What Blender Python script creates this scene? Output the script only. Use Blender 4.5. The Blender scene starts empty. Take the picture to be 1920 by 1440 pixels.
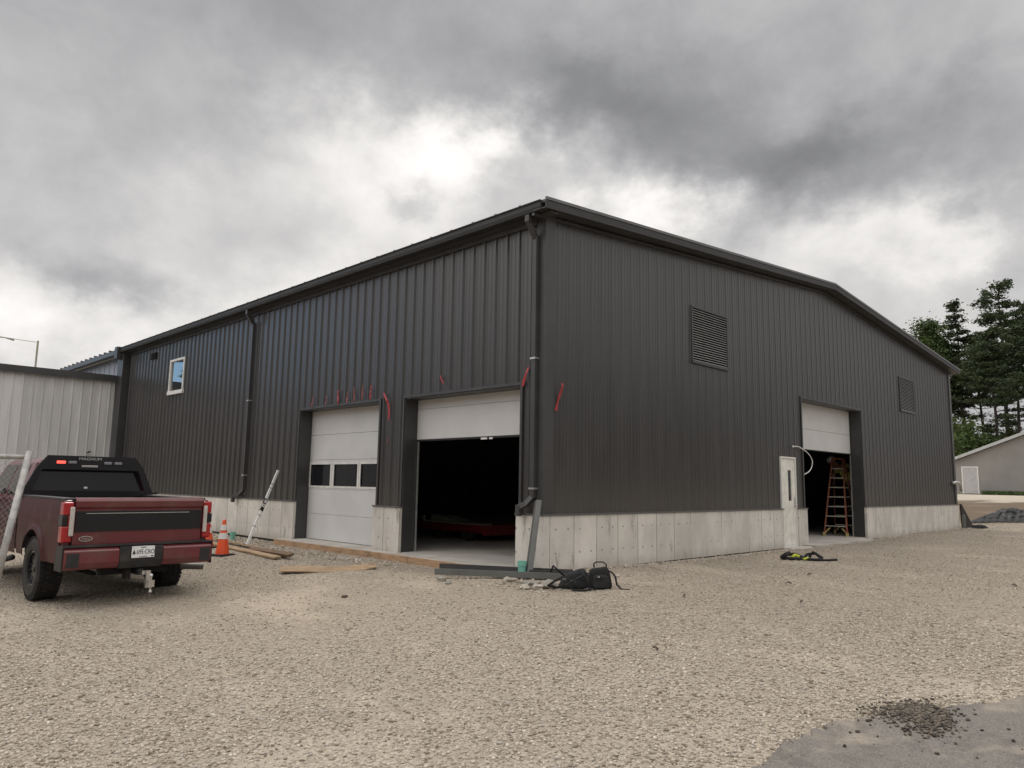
import bpy, bmesh, math, random
import numpy as np
from math import sin, cos, pi, radians, hypot, atan2, exp
from mathutils import Vector, Matrix
random.seed(7); RNG = np.random.default_rng(11)
S = bpy.context.scene
COL = S.collection

# ---------------------------------------------------------------- camera
CAM = Vector((-9.049, -8.3548, 1.4041))
cr = Vector((0.708483, -0.705531, 0.016646)); cu = Vector((-0.106112, -0.083177, 0.990869)); cf = Vector((0.697704, 0.703781, 0.133795))
cd = bpy.data.cameras.new('camera'); cam = bpy.data.objects.new('camera', cd); COL.objects.link(cam)
cd.sensor_width = 36; cd.lens = 1387.23/1920*36; cd.clip_start = .1; cd.clip_end = 3000
cam.matrix_world = Matrix(((cr.x, cu.x, -cf.x, CAM.x), (cr.y, cu.y, -cf.y, CAM.y), (cr.z, cu.z, -cf.z, CAM.z), (0, 0, 0, 1)))
S.camera = cam
S.view_settings.view_transform = 'Standard'; S.view_settings.look = 'None'
S.view_settings.exposure = 0.0; S.view_settings.gamma = 1.0

# ---------------------------------------------------------------- node expression helper
class X:
    """wraps a node socket so that shader maths can be written as python arithmetic"""
    def __init__(s, nt, v): s.nt, s.v = nt, v
    def _m(s, op, *a, clamp=False):
        n = s.nt.nodes.new('ShaderNodeMath'); n.operation = op; n.use_clamp = clamp
        for i, q in enumerate((s,)+a):
            q = q.v if isinstance(q, X) else q
            if isinstance(q, (int, float)): n.inputs[i].default_value = q
            else: s.nt.links.new(q, n.inputs[i])
        return X(s.nt, n.outputs[0])
    def __add__(s, o): return s._m('ADD', o)
    __radd__ = __add__
    def __mul__(s, o): return s._m('MULTIPLY', o)
    __rmul__ = __mul__
    def __sub__(s, o): return s._m('SUBTRACT', o)
    def __rsub__(s, o): return (s*-1.0)+o
    def __truediv__(s, o): return s._m('DIVIDE', o)
    def exp(s): return s._m('EXPONENT')
    def abs(s): return s._m('ABSOLUTE')
    def clamp(s): return s._m('ADD', 0.0, clamp=True)
    def lt(s, o): return s._m('LESS_THAN', o)
    def gt(s, o): return s._m('GREATER_THAN', o)
    def mod(s, o): return s._m('FLOORED_MODULO', o)
    def max(s, o): return s._m('MAXIMUM', o)
    def min(s, o): return s._m('MINIMUM', o)
    def ramp(s, a, b):
        n = s.nt.nodes.new('ShaderNodeMapRange'); n.interpolation_type = 'SMOOTHSTEP'
        s.nt.links.new(s.v, n.inputs[0]); n.inputs[1].default_value = a; n.inputs[2].default_value = b
        return X(s.nt, n.outputs[0])
def sep(nt, vec):
    n = nt.nodes.new('ShaderNodeSeparateXYZ'); nt.links.new(vec, n.inputs[0])
    return [X(nt, o) for o in n.outputs]
def mixc(nt, f, a, b, mode='MIX'):
    n = nt.nodes.new('ShaderNodeMix'); n.data_type = 'RGBA'; n.blend_type = mode
    for i, q in ((0, f), (6, a), (7, b)):
        q = q.v if isinstance(q, X) else q
        if isinstance(q, (int, float)): n.inputs[i].default_value = q
        elif isinstance(q, tuple): n.inputs[i].default_value = (*q[:3], 1)
        else: nt.links.new(q, n.inputs[i])
    return n.outputs[2]
def noise(nt, vec, scale, detail=3, rough=.5, dist=0.0):
    n = nt.nodes.new('ShaderNodeTexNoise'); n.inputs['Scale'].default_value = scale
    n.inputs['Detail'].default_value = detail; n.inputs['Roughness'].default_value = rough; n.inputs['Distortion'].default_value = dist
    if vec is not None: nt.links.new(vec, n.inputs['Vector'])
    return n
def vscale(nt, vec, s):
    n = nt.nodes.new('ShaderNodeMapping'); n.inputs['Scale'].default_value = s; nt.links.new(vec, n.inputs[0]); return n.outputs[0]

# ---------------------------------------------------------------- world: broken overcast
SUN_AZ, SUN_EL = 78.0, 48.0
W = bpy.data.worlds.new('World'); S.world = W; W.use_nodes = True
nt = W.node_tree; nt.nodes.clear()
out = nt.nodes.new('ShaderNodeOutputWorld'); bg = nt.nodes.new('ShaderNodeBackground')
tc = nt.nodes.new('ShaderNodeTexCoord')
sx, sy, sz = sep(nt, tc.outputs['Generated'])
deg = 180/pi
az = sy._m('ARCTAN2', sx)*deg
el = sz._m('ARCSINE')*deg
# wispy displacement of the cloud masses
nv = vscale(nt, tc.outputs['Generated'], (1, 1, 1.35))
n1 = noise(nt, nv, 4.2, 7, .56); n2 = noise(nt, nv, 11, 6, .6)
r1, g1, b1 = sep(nt, n1.outputs['Color']); r2, g2, b2 = sep(nt, n2.outputs['Color'])
waz = az+(r1-.5)*22+(r2-.5)*8
wel = el+(g1-.5)*10+(g2-.5)*6
LOBES = [(56.5, 25.0, 7.5, 3.0, .30), (47, 24.2, 4.8, 2.4, .42), (53, 20.5, 10, 4, .34), (68, 20, 8, 4, .16), (80, 11, 6, 5, .42), (66, 12.5, 12, 3.5, .30),
         (35.5, 20.6, 4.2, 2.3, .62), (20, 17.2, 7, 2.4, .38), (13.3, 17.6, 3.2, 1.6, .30), (30, 12, 22, 5, .26), (60, 15, 13, 5, .16), (76, 14.6, 6, 1.8, -.34),
         (64, 18.5, 4.5, 2.4, -.10), (52.3, 22.0, 2.2, 1.0, -.26), (24, 23.6, 12, 3.2, -.26), (39, 28.5, 12, 3.4, -.22), (62, 34, 26, 4.6, -.10),
         (11, 29, 5, 3.5, .05), (82, 20, 5, 4, .04)]
val = None
for (a, e, sa, se, amp) in LOBES:
    da = (waz-a)*(1/sa); de = (wel-e)*(1/se)
    t = ((da*da+de*de)*-1.0).exp()*amp
    val = t if val is None else val+t
val = val+.50
# fine relief in the cloud deck
f3 = sep(nt, noise(nt, nv, 7, 9, .62, .4).outputs['Color'])[0]
val = val*(f3*.40+.80)
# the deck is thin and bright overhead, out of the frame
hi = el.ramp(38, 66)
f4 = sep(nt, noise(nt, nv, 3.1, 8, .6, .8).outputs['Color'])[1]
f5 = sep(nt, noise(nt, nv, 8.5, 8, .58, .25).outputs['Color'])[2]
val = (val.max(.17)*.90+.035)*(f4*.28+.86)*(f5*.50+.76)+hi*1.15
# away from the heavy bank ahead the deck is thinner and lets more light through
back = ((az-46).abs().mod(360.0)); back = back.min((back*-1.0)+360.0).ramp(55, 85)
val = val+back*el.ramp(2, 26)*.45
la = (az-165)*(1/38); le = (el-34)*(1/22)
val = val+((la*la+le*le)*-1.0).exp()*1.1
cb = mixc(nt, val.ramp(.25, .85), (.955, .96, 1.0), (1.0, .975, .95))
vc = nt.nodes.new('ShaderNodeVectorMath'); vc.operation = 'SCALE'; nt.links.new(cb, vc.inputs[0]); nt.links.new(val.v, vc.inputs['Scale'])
sky = nt.nodes.new('ShaderNodeTexSky'); sky.sky_type = 'NISHITA'; sky.sun_disc = False
sky.sun_elevation = radians(SUN_EL); sky.sun_rotation = radians(90-SUN_AZ)
ss = nt.nodes.new('ShaderNodeVectorMath'); ss.operation = 'SCALE'; nt.links.new(sky.outputs[0], ss.inputs[0]); ss.inputs['Scale'].default_value = .15
# a gap of blue, left of the picture (the upper window mirrors it)
ga = (waz-113)*(1/13); ge = (wel-11)*(1/9)
ha = (waz-158)*(1/34); he = (wel-38)*(1/20)
gap = (((ga*ga+ge*ge)*-1.0).exp()).ramp(.40, .75)
tint = mixc(nt, 1.0, ss.outputs[0], (.66, .88, 1.10), 'MULTIPLY')
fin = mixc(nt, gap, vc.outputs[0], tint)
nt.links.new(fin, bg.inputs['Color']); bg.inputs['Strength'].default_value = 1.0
nt.links.new(bg.outputs[0], out.inputs[0])
W.cycles.sampling_method = 'MANUAL'; W.cycles.sample_map_resolution = 512

sd = bpy.data.lights.new('sun', 'SUN'); so = bpy.data.objects.new('sun', sd); COL.objects.link(so)
sd.energy = .9; sd.angle = radians(22); sd.color = (1, .95, .88)
sdir = Vector((cos(radians(SUN_AZ))*cos(radians(SUN_EL)), sin(radians(SUN_AZ))*cos(radians(SUN_EL)), sin(radians(SUN_EL))))
so.rotation_euler = sdir.to_track_quat('Z', 'Y').to_euler()

# ---------------------------------------------------------------- materials
def newmat(name):
    m = bpy.data.materials.new(name); m.use_nodes = True
    return m, m.node_tree, m.node_tree.nodes['Principled BSDF']
def mat(name, c, rough=.6, metal=0.0, var=.12, vscale_=6.0, bump=0.0, bscale=40.0, emit=None, coat=0.0, dirt=None):
    m, nt, p = newmat(name)
    tc = nt.nodes.new('ShaderNodeTexCoord')
    n = noise(nt, tc.outputs['Object'], vscale_, 5, .6)
    f = X(nt, n.outputs['Fac']).ramp(.3, .7)
    col = mixc(nt, f, tuple(x*(1-var) for x in c), tuple(min(1, x*(1+var)) for x in c))
    if dirt:
        d = X(nt, noise(nt, tc.outputs['Object'], dirt[1], 6, .65).outputs['Fac']).ramp(.45, .75)*dirt[2]
        col = mixc(nt, d, col, dirt[0])
    nt.links.new(col, p.inputs['Base Color'])
    p.inputs['Roughness'].default_value = rough; p.inputs['Metallic'].default_value = metal
    if coat: p.inputs['Coat Weight'].default_value = coat; p.inputs['Coat Roughness'].default_value = .12
    if bump:
        b = nt.nodes.new('ShaderNodeBump'); b.inputs['Strength'].default_value = bump; b.inputs['Distance'].default_value = .01
        nn = noise(nt, tc.outputs['Object'], bscale, 4, .6); nt.links.new(nn.outputs['Fac'], b.inputs['Height']); nt.links.new(b.outputs[0], p.inputs['Normal'])
    if emit: p.inputs['Emission Color'].default_value = (*emit[0], 1); p.inputs['Emission Strength'].default_value = emit[1]
    return m

def gravel_material():
    m, nt, p = newmat('crushed_stone_ground')
    g = nt.nodes.new('ShaderNodeNewGeometry'); pos = g.outputs['Position']
    px, py, pz = sep(nt, pos)
    def vor(scale):
        v = nt.nodes.new('ShaderNodeTexVoronoi'); v.inputs['Scale'].default_value = scale; v.inputs['Randomness'].default_value = 1
        nz = noise(nt, pos, scale*.7, 2); add = nt.nodes.new('ShaderNodeVectorMath'); add.operation = 'MULTIPLY_ADD'
        nt.links.new(nz.outputs['Color'], add.inputs[0]); add.inputs[1].default_value = (.6/scale,)*3; nt.links.new(pos, add.inputs[2])
        nt.links.new(add.outputs[0], v.inputs['Vector']); return v
    v1, v2 = vor(34), vor(76)
    c1 = sep(nt, v1.outputs['Color'])[0]; c2 = sep(nt, v2.outputs['Color'])[1]
    d1 = X(nt, v1.outputs['Distance']); d2 = X(nt, v2.outputs['Distance'])
    stone = mixc(nt, c1, (.24, .20, .155), (.53, .465, .38))
    stone = mixc(nt, c2*.45, stone, (.49, .425, .345))
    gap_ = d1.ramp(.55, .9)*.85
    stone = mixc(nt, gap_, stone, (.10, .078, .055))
    big = X(nt, noise(nt, vscale(nt, pos, (1, .55, 1)), .55, 5, .6).outputs['Fac'])
    fines = big.ramp(.5, .68)
    # compacted wheel track in front of the doors
    pth = py+px*.14+2.7+(big-.5)*1.6
    trk = (1-(((pth.abs()-.85).abs()).ramp(.12, .42)))*(1-(px+3).abs().ramp(8, 13))
    pt2 = px*.8+py*.45+5.2+(big-.5)*1.2
    trk = trk.max((1-(((pt2.abs()-.8).abs()).ramp(.12, .4)))*.8)
    stone = mixc(nt, (fines*.4).max(trk*.0), stone, (.385, .33, .26))
    qx = (px+3.0)*(1/3.4); qy = (py-.2)*(1/2.6)
    pack = ((qx*qx+qy*qy)*-1.0).exp()*(big*1.6).min(1.0)
    stone = mixc(nt, pack*.55, stone, (.36, .30, .225))
    mid = X(nt, noise(nt, pos, 2.3, 4, .65).outputs['Fac'])
    stone = mixc(nt, mid.ramp(.35, .7)*.35, stone, (.38, .33, .27))
    # brown bare earth far to the right, grass beyond it, pale drive
    nb = X(nt, noise(nt, pos, .35, 4, .6).outputs['Fac'])
    dirt = (px+nb*9-4).ramp(26, 31)*(1-(px+nb*14).ramp(49, 52))
    stone = mixc(nt, dirt*.9, stone, (.155, .115, .08))
    far = (px+nb*14).ramp(49, 52)
    stone = mixc(nt, far, stone, (.50, .44, .36))
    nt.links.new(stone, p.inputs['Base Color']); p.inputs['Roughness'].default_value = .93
    p.inputs['Specular IOR Level'].default_value = .2
    h = (1-d1)*(c1*.7+.5)+(1-d2)*.3
    b = nt.nodes.new('ShaderNodeBump'); b.inputs['Distance'].default_value = .03
    nt.links.new(h.v, b.inputs['Height']); nt.links.new(((1-fines)*.75+.2).v, b.inputs['Strength'])
    nt.links.new(b.outputs[0], p.inputs['Normal'])
    return m

def concrete_material(name, seams=True, c=(.68, .645, .595)):
    m, nt, p = newmat(name)
    g = nt.nodes.new('ShaderNodeNewGeometry'); pos = g.outputs['Position']
    px, py, pz = sep(nt, pos)
    s = px+py
    n = X(nt, noise(nt, vscale(nt, pos, (1, 1, .6)), 1.6, 7, .62).outputs['Fac'])
    col = mixc(nt, n.ramp(.3, .7), tuple(x*.82 for x in c), tuple(x*1.12 for x in c))
    if seams:
        cell = (s/.61)._m('FLOOR'); wn = nt.nodes.new('ShaderNodeTexWhiteNoise'); wn.noise_dimensions = '1D'; nt.links.new(cell.v, wn.inputs['W'])
        pan = X(nt, wn.outputs['Value'])
        col = mixc(nt, pan*.35, col, (.40, .37, .325))
        ln = ((s.mod(.61)-.305).abs()-.2975).gt(0)
        wn2 = X(nt, noise(nt, pos, 1.1, 2).outputs['Fac']).ramp(.40, .52)
        col = mixc(nt, ln*(wn2*.7+.12), col, (.09, .085, .075))
        # form tie marks, two rows, at every other third of a form
        u = s.mod(.305)-.1525
        for zz in (.28, .67):
            v = pz-zz
            dd = (u*u+v*v)._m('SQRT')
            col = mixc(nt, (1-dd.ramp(.009, .024))*.8*wn2, col, (.10, .09, .075))
        st = X(nt, noise(nt, vscale(nt, pos, (1, 1, .28)), 5, 5, .7).outputs['Fac']).ramp(.58, .70)
        col = mixc(nt, st*.6, col, (.22, .205, .175))
        sp = X(nt, noise(nt, pos, 30, 3, .6).outputs['Fac']).ramp(.66, .74)
        col = mixc(nt, sp*.5, col, (.15, .14, .12))
        # splashed mud near the ground
        sm = (1-(pz+X(nt, noise(nt, pos, 4, 4).outputs['Fac'])*.25).ramp(.05, .33))*.4
        col = mixc(nt, sm, col, (.24, .20, .15))
    nt.links.new(col, p.inputs['Base Color']); p.inputs['Roughness'].default_value = .85
    b = nt.nodes.new('ShaderNodeBump'); b.inputs['Strength'].default_value = .35; b.inputs['Distance'].default_value = .006
    nt.links.new(noise(nt, pos, 60, 5, .65).outputs['Fac'], b.inputs['Height']); nt.links.new(b.outputs[0], p.inputs['Normal'])
    return m

def siding_material(name, c, rough=.42):
    m, nt, p = newmat(name)
    g = nt.nodes.new('ShaderNodeNewGeometry'); pos = g.outputs['Position']
    px, py, pz = sep(nt, pos)
    n = X(nt, noise(nt, vscale(nt, pos, (1, 1, .12)), 3.0, 5, .6).outputs['Fac'])
    cell = ((px+py)/.915)._m('FLOOR'); wn = nt.nodes.new('ShaderNodeTexWhiteNoise'); wn.noise_dimensions = '1D'; nt.links.new(cell.v, wn.inputs['W'])
    col = mixc(nt, n.ramp(.3, .7), tuple(x*.86 for x in c), tuple(x*1.14 for x in c))
    col = mixc(nt, X(nt, wn.outputs['Value'])*.22, col, tuple(x*1.5 for x in c))
    dust = (1-(pz+n*.8).ramp(1.0, 2.2))*.10
    col = mixc(nt, dust, col, (.30, .26, .20))
    # rows of screw heads
    scr = ((pz.mod(1.52)-.76).abs()).lt(.009)*(((px+py).mod(.305)-.1525).abs()).lt(.009)
    col = mixc(nt, scr*.6, col, (.12, .12, .12))
    nt.links.new(col, p.inputs['Base Color'])
    p.inputs['Metallic'].default_value = 0.0
    p.inputs['Specular IOR Level'].default_value = .7
    nt.links.new((n*.14+(rough-.07)).v, p.inputs['Roughness'])
    b = nt.nodes.new('ShaderNodeBump'); b.inputs['Strength'].default_value = .12; b.inputs['Distance'].default_value = .02
    nt.links.new(noise(nt, vscale(nt, pos, (1, 1, .35)), 2.2, 3).outputs['Fac'], b.inputs['Height']); nt.links.new(b.outputs[0], p.inputs['Normal'])
    return m

def wood_material(name, c):
    m, nt, p = newmat(name)
    tc = nt.nodes.new('ShaderNodeTexCoord')
    n = X(nt, noise(nt, vscale(nt, tc.outputs['Object'], (1, 1, 14)), 3.5, 6, .65).outputs['Fac'])
    n0 = X(nt, noise(nt, tc.outputs['Object'], 3, 4).outputs['Fac'])
    col = mixc(nt, n.ramp(.3, .7), tuple(x*.7 for x in c), tuple(x*1.15 for x in c))
    col = mixc(nt, n0.ramp(.5, .7)*.5, col, (.16, .11, .07))
    nt.links.new(col, p.inputs['Base Color']); p.inputs['Roughness'].default_value = .85
    return m

M = {}
M['gravel'] = gravel_material()
M['concrete'] = concrete_material('board_formed_concrete')
M['slab'] = concrete_material('slab_concrete', False, (.44, .41, .37))
M['siding'] = siding_material('dark_steel_siding', (.038, .036, .036), .30)
M['siding_white'] = siding_material('white_steel_siding', (.56, .555, .55), .5)
M['siding_pale'] = siding_material('pale_steel_siding', (.34, .36, .40), .5)
M['trim'] = mat('dark_trim_steel', (.050, .049, .050), .4, 0, .12, 2)
M['trim_lit'] = mat('lit_trim_steel', (.12, .118, .12), .35, .2, .1, 2)  # copy of the trim steel, colour lightened for edges that catch the light
M['fascia'] = mat('dark_fascia_steel', (.030, .031, .032), .6, 0, .12, 2)
M['roof'] = mat('roof_steel', (.09, .09, .092), .4, .2, .1, 2)
M['inner'] = mat('interior_liner', (.16, .16, .17), .8, 0, .2, 1)
M['door_white'] = mat('door_white_paint', (.58, .575, .565), .45, 0, .05, 1.2, .05, 8)
M['white'] = mat('white_paint', (.72, .71, .68), .4, 0, .05, 3)
M['alu'] = mat('aluminium', (.55, .55, .54), .35, .7, .1, 8)
M['black'] = mat('black_rubber', (.012, .012, .013), .7, 0, .2, 8)
M['void'] = mat('dark_cavity', (.008, .008, .009), .95, 0, 0, 1)
def glass_material(name, c, rough=.03):
    m, nt, p = newmat(name); p.inputs['Base Color'].default_value = (*c, 1); p.inputs['Roughness'].default_value = rough
    p.inputs['Specular IOR Level'].default_value = .8
    tc = nt.nodes.new('ShaderNodeTexCoord'); n = noise(nt, tc.outputs['Object'], 2.5, 2)
    b = nt.nodes.new('ShaderNodeBump'); b.inputs['Strength'].default_value = .03; nt.links.new(n.outputs['Fac'], b.inputs['Height']); nt.links.new(b.outputs[0], p.inputs['Normal'])
    return m
M['glass'] = glass_material('dark_window_glass', (.012, .013, .016)); M['glass'].node_tree.nodes['Principled BSDF'].inputs['Specular IOR Level'].default_value = .28
mm = glass_material('sky_mirror_glass', (.02, .025, .03)); mm.node_tree.nodes['Principled BSDF'].inputs['Metallic'].default_value = 0
mm.node_tree.nodes['Principled BSDF'].inputs['IOR'].default_value = 2.6; M['glass_mirror'] = mm
M['lumber'] = wood_material('weathered_lumber', (.36, .25, .15))
M['formboard'] = wood_material('form_board_wood', (.42, .27, .16))

# ---------------------------------------------------------------- mesh builder
class MB:
    def __init__(s): s.v = []; s.f = []
    def add(s, vs, fs):
        o = len(s.v); s.v += [tuple(q) for q in vs]; s.f += [tuple(i+o for i in f) for f in fs]; return s
    def box(s, x0, x1, y0, y1, z0, z1, T=None):
        vs = [Vector((x, y, z)) for z in (z0, z1) for y in (y0, y1) for x in (x0, x1)]
        if T: vs = [T @ q for q in vs]
        return s.add(vs, [(0, 2, 3, 1), (4, 5, 7, 6), (0, 1, 5, 4), (2, 6, 7, 3), (0, 4, 6, 2), (1, 3, 7, 5)])
    def tube(s, pts, rad, n=8, cap=True):
        pts = [Vector(q) for q in pts]; rads = rad if isinstance(rad, (list, tuple)) else [rad]*len(pts)
        vs = []; up = Vector((0, 0, 1))
        prev = None
        for i, q in enumerate(pts):
            d = (pts[min(i+1, len(pts)-1)]-pts[max(i-1, 0)]).normalized()
            if prev is None:
                a = d.cross(up if abs(d.z) < .9 else Vector((1, 0, 0))).normalized()
            else: a = (prev-d*prev.dot(d)).normalized()
            prev = a; b = d.cross(a)
            for k in range(n):
                t = 2*pi*k/n; vs.append(q+(a*cos(t)+b*sin(t))*rads[i])
        fs = []
        for i in range(len(pts)-1):
            for k in range(n):
                k2 = (k+1) % n; fs.append((i*n+k, i*n+k2, (i+1)*n+k2, (i+1)*n+k))
        if cap: fs.append(tuple(range(n-1, -1, -1))); fs.append(tuple((len(pts)-1)*n+k for k in range(n)))
        return s.add(vs, fs)
    def bar(s, a, b, w, h, up=(0, 0, 1)):
        a, b = Vector(a), Vector(b); d = (b-a).normalized(); u = Vector(up)
        if abs(d.dot(u)) > .95: u = Vector((1, 0, 0))
        r_ = d.cross(u).normalized(); u = r_.cross(d)
        vs = [p+r_*(w/2*i)+u*(h/2*j) for p in (a, b) for i, j in ((-1, -1), (1, -1), (1, 1), (-1, 1))]
        return s.add(vs, [(0, 3, 2, 1), (4, 5, 6, 7), (0, 1, 5, 4), (1, 2, 6, 5), (2, 3, 7, 6), (3, 0, 4, 7)])
    def prism(s, poly, a0, a1, axis='x', T=None):
        """extrude a 2D polygon; axis x: (y,z), axis y: (x,z), axis z: (x,y)"""
        n = len(poly)
        def P(a, q): return {'x': Vector((a, q[0], q[1])), 'y': Vector((q[0], a, q[1])), 'z': Vector((q[0], q[1], a))}[axis]
        vs = [P(a0, q) for q in poly]+[P(a1, q) for q in poly]
        if T: vs = [T @ q for q in vs]
        fs = [tuple(range(n)), tuple(range(2*n-1, n-1, -1))]+[(i, i+n, (i+1) % n+n, (i+1) % n) for i in range(n)]
        return s.add(vs, fs)
    def lathe(s, prof, c, axis='z', n=20, T=None):
        vs = []; m_ = len(prof)
        for k in range(n):
            t = 2*pi*k/n
            for r_, h in prof:
                q = {'z': (r_*cos(t), r_*sin(t), h), 'x': (h, r_*cos(t), r_*sin(t)), 'y': (r_*cos(t), h, r_*sin(t))}[axis]
                q = Vector(q)+Vector(c); vs.append(T @ q if T else q)
        fs = [(k*m_+i, k*m_+i+1, ((k+1) % n)*m_+i+1, ((k+1) % n)*m_+i) for k in range(n) for i in range(m_-1)]
        return s.add(vs, fs)
    def each(s, name, m, parent=None, smooth=False, bevel=0, gap=.012, fix=True):
        """one object per separate piece (pieces whose boxes touch stay together)"""
        V = np.array(s.v); par = list(range(len(s.v)))
        def find(i):
            while par[i] != i: par[i] = par[par[i]]; i = par[i]
            return i
        for f in s.f:
            for k in f[1:]: par[find(k)] = find(f[0])
        cs = {}
        for i in range(len(s.v)): cs.setdefault(find(i), []).append(i)
        cs = list(cs.values()); bb = [(V[c].min(0)-gap/2, V[c].max(0)+gap/2) for c in cs]; g_ = list(range(len(cs)))
        def fg(i):
            while g_[i] != i: i = g_[i]
            return i
        for i in range(len(cs)):
            for j in range(i):
                if (bb[i][0] <= bb[j][1]).all() and (bb[j][0] <= bb[i][1]).all(): g_[fg(i)] = fg(j)
        out_ = []
        for r in sorted(set(fg(i) for i in range(len(cs)))):
            ids = [q for i in range(len(cs)) if fg(i) == r for q in cs[i]]; mp = {q: k for k, q in enumerate(ids)}
            m2 = MB(); m2.v = [s.v[q] for q in ids]; m2.f = [tuple(mp[q] for q in f) for f in s.f if f[0] in mp]
            out_.append(m2.build(name, m, parent, smooth, bevel, fix))
        return out_
    def build(s, name, m, parent=None, smooth=False, bevel=0, fix=True):
        me = bpy.data.meshes.new(name); me.from_pydata(s.v, [], s.f); me.validate()
        if fix:
            bm = bmesh.new(); bm.from_mesh(me); bmesh.ops.recalc_face_normals(bm, faces=bm.faces); bm.to_mesh(me); bm.free()
        o = bpy.data.objects.new(name, me); COL.objects.link(o)
        if m: me.materials.append(m)
        if smooth:
            for p_ in me.polygons: p_.use_smooth = True
        if bevel:
            b = o.modifiers.new('bevel', 'BEVEL'); b.width = bevel; b.segments = 2; b.limit_method = 'ANGLE'; b.angle_limit = radians(40)
        if parent: o.parent = parent
        return o
def tag(o, label=None, cat=None, group=None, kind=None):
    for k, v in (('label', label), ('category', cat), ('group', group), ('kind', kind)):
        if v: o[k] = v
    return o
def empty(name, loc=(0, 0, 0), rz=0.0, **k):
    o = bpy.data.objects.new(name, None); COL.objects.link(o); o.location = loc; o.rotation_euler.z = rz; o.empty_display_size = .1
    return tag(o, **k)
def copy_tree(o, parent=None):
    c = o.copy(); COL.objects.link(c); c.parent = parent
    for ch in list(o.children): copy_tree(ch, c)
    return c
def text_obj(name, body, size, m, T, parent=None, depth=.002, align='CENTER', sx=1.0, shear=0.0):
    cu_ = bpy.data.curves.new(name, 'FONT'); cu_.body = body; cu_.size = size; cu_.extrude = depth; cu_.align_x = align; cu_.align_y = 'CENTER'; cu_.shear = shear
    t = bpy.data.objects.new('tmp', cu_); COL.objects.link(t)
    me = bpy.data.meshes.new_from_object(t.evaluated_get(bpy.context.evaluated_depsgraph_get()))
    bpy.data.objects.remove(t); bpy.data.curves.remove(cu_)
    me.name = name; me.transform(Matrix.Diagonal((sx, 1, 1, 1))); me.transform(T); me.materials.clear(); me.materials.append(m)
    o = bpy.data.objects.new(name, me); COL.objects.link(o)
    if parent: o.parent = parent
    return o

# ---------------------------------------------------------------- ground height
def smst(a, b, t):
    t = np.clip((np.asarray(t, float)-a)/(b-a), 0, 1); return t*t*(3-2*t)
def vnoise(x, y, seed=0):
    x = np.asarray(x, float); y = np.asarray(y, float)
    o = 0
    rs = np.random.default_rng(seed)
    for k in range(7):
        a = rs.uniform(0, 2*pi); f_ = rs.uniform(.6, 1.7); ph = rs.uniform(0, 6.28)
        o = o+np.sin((x*np.cos(a)+y*np.sin(a))*f_+ph)
    return o/7
def G(x, y):
    x = np.asarray(x, float); y = np.asarray(y, float)
    z = -.3*smst(0, 1, np.clip(-x/7.0, 0, 1)*.93)*1.0
    z = -.05*np.clip(-x, 0, 5.9)
    # hollow along the left wall where the sills are formed
    z = z-.11*np.exp(-((x+.35)/.9)**2)*smst(.1, 1.2, y)*(x < .5)
    # shallow drip line along the gable wall
    z = z-.045*np.exp(-((y+.1)/.55)**2)*smst(1.2, 3, x)*(1-smst(15, 19, x))
    z = z+.012*vnoise(x*1.3, y*1.3, 3)+.012*vnoise(x*.4, y*.4, 5)
    # the yard climbs gently beyond the far corner
    r_ = 1.30*(1-np.exp(-np.clip(x-28.5, 0, None)/14))
    z = z+r_
    # bank that the black sheeting lies on
    z = z+.20*np.exp(-((x-29.5-.4*y)/1.6)**2)*smst(0, 2, -y+1.5)*(x > 24)
    return z
def g(x, y): return float(G(x, y))
def build_ground():
    def axis(lo, hi, st, extra):
        a = list(np.arange(lo, hi, st))
        o = lo; k = st
        while o > -900: k *= 1.35; o -= k; a.append(o)
        o = hi; k = st
        while o < 1400: k *= 1.35; o += k; a.append(o)
        return np.array(sorted(set([round(q, 4) for q in a+extra])))
    xs = axis(-14, 34, .3, [.06, .17]); ys = axis(-12, 14, .3, [.06, .17])
    Xg, Yg = np.meshgrid(xs, ys, indexing='ij'); Z = G(Xg, Yg)
    ins = (Xg > .1) & (Yg > .1) & (Xg < 23.2) & (Yg < 21.3)
    Z = np.where(ins, -.5, Z)
    far = np.hypot(Xg, Yg) > 160
    Z = np.where(far, np.minimum(Z, 1.2), Z)
    nx, ny = len(xs), len(ys)
    v = np.stack([Xg.ravel(), Yg.ravel(), Z.ravel()], 1)
    i, j = np.meshgrid(np.arange(nx-1), np.arange(ny-1), indexing='ij'); a = (i*ny+j).ravel()
    f = np.stack([a, a+ny, a+ny+1, a+1], 1)
    me = bpy.data.meshes.new('ground'); me.from_pydata(v.tolist(), [], f.tolist())
    for p_ in me.polygons: p_.use_smooth = True
    o = bpy.data.objects.new('ground', me); COL.objects.link(o); me.materials.append(M['gravel']); tag(o, kind='structure')
build_ground()
# ================================================================= main building
HDR, CAPZ, FND = 3.078, .905, .08
D1 = (4.744, 8.056); D2 = (.552, 3.82); RD = (9.90, 13.953); MD = (8.541, 9.378)
BW, BL = 23.38, 21.5
def walltop_g(x): return 6.08+.080*min(x, BW-x) if True else 0
B = empty('metal_building', (0, 0, 0), label='dark charcoal ribbed steel building on a pale concrete base with open garage doors', cat='building')

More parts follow.
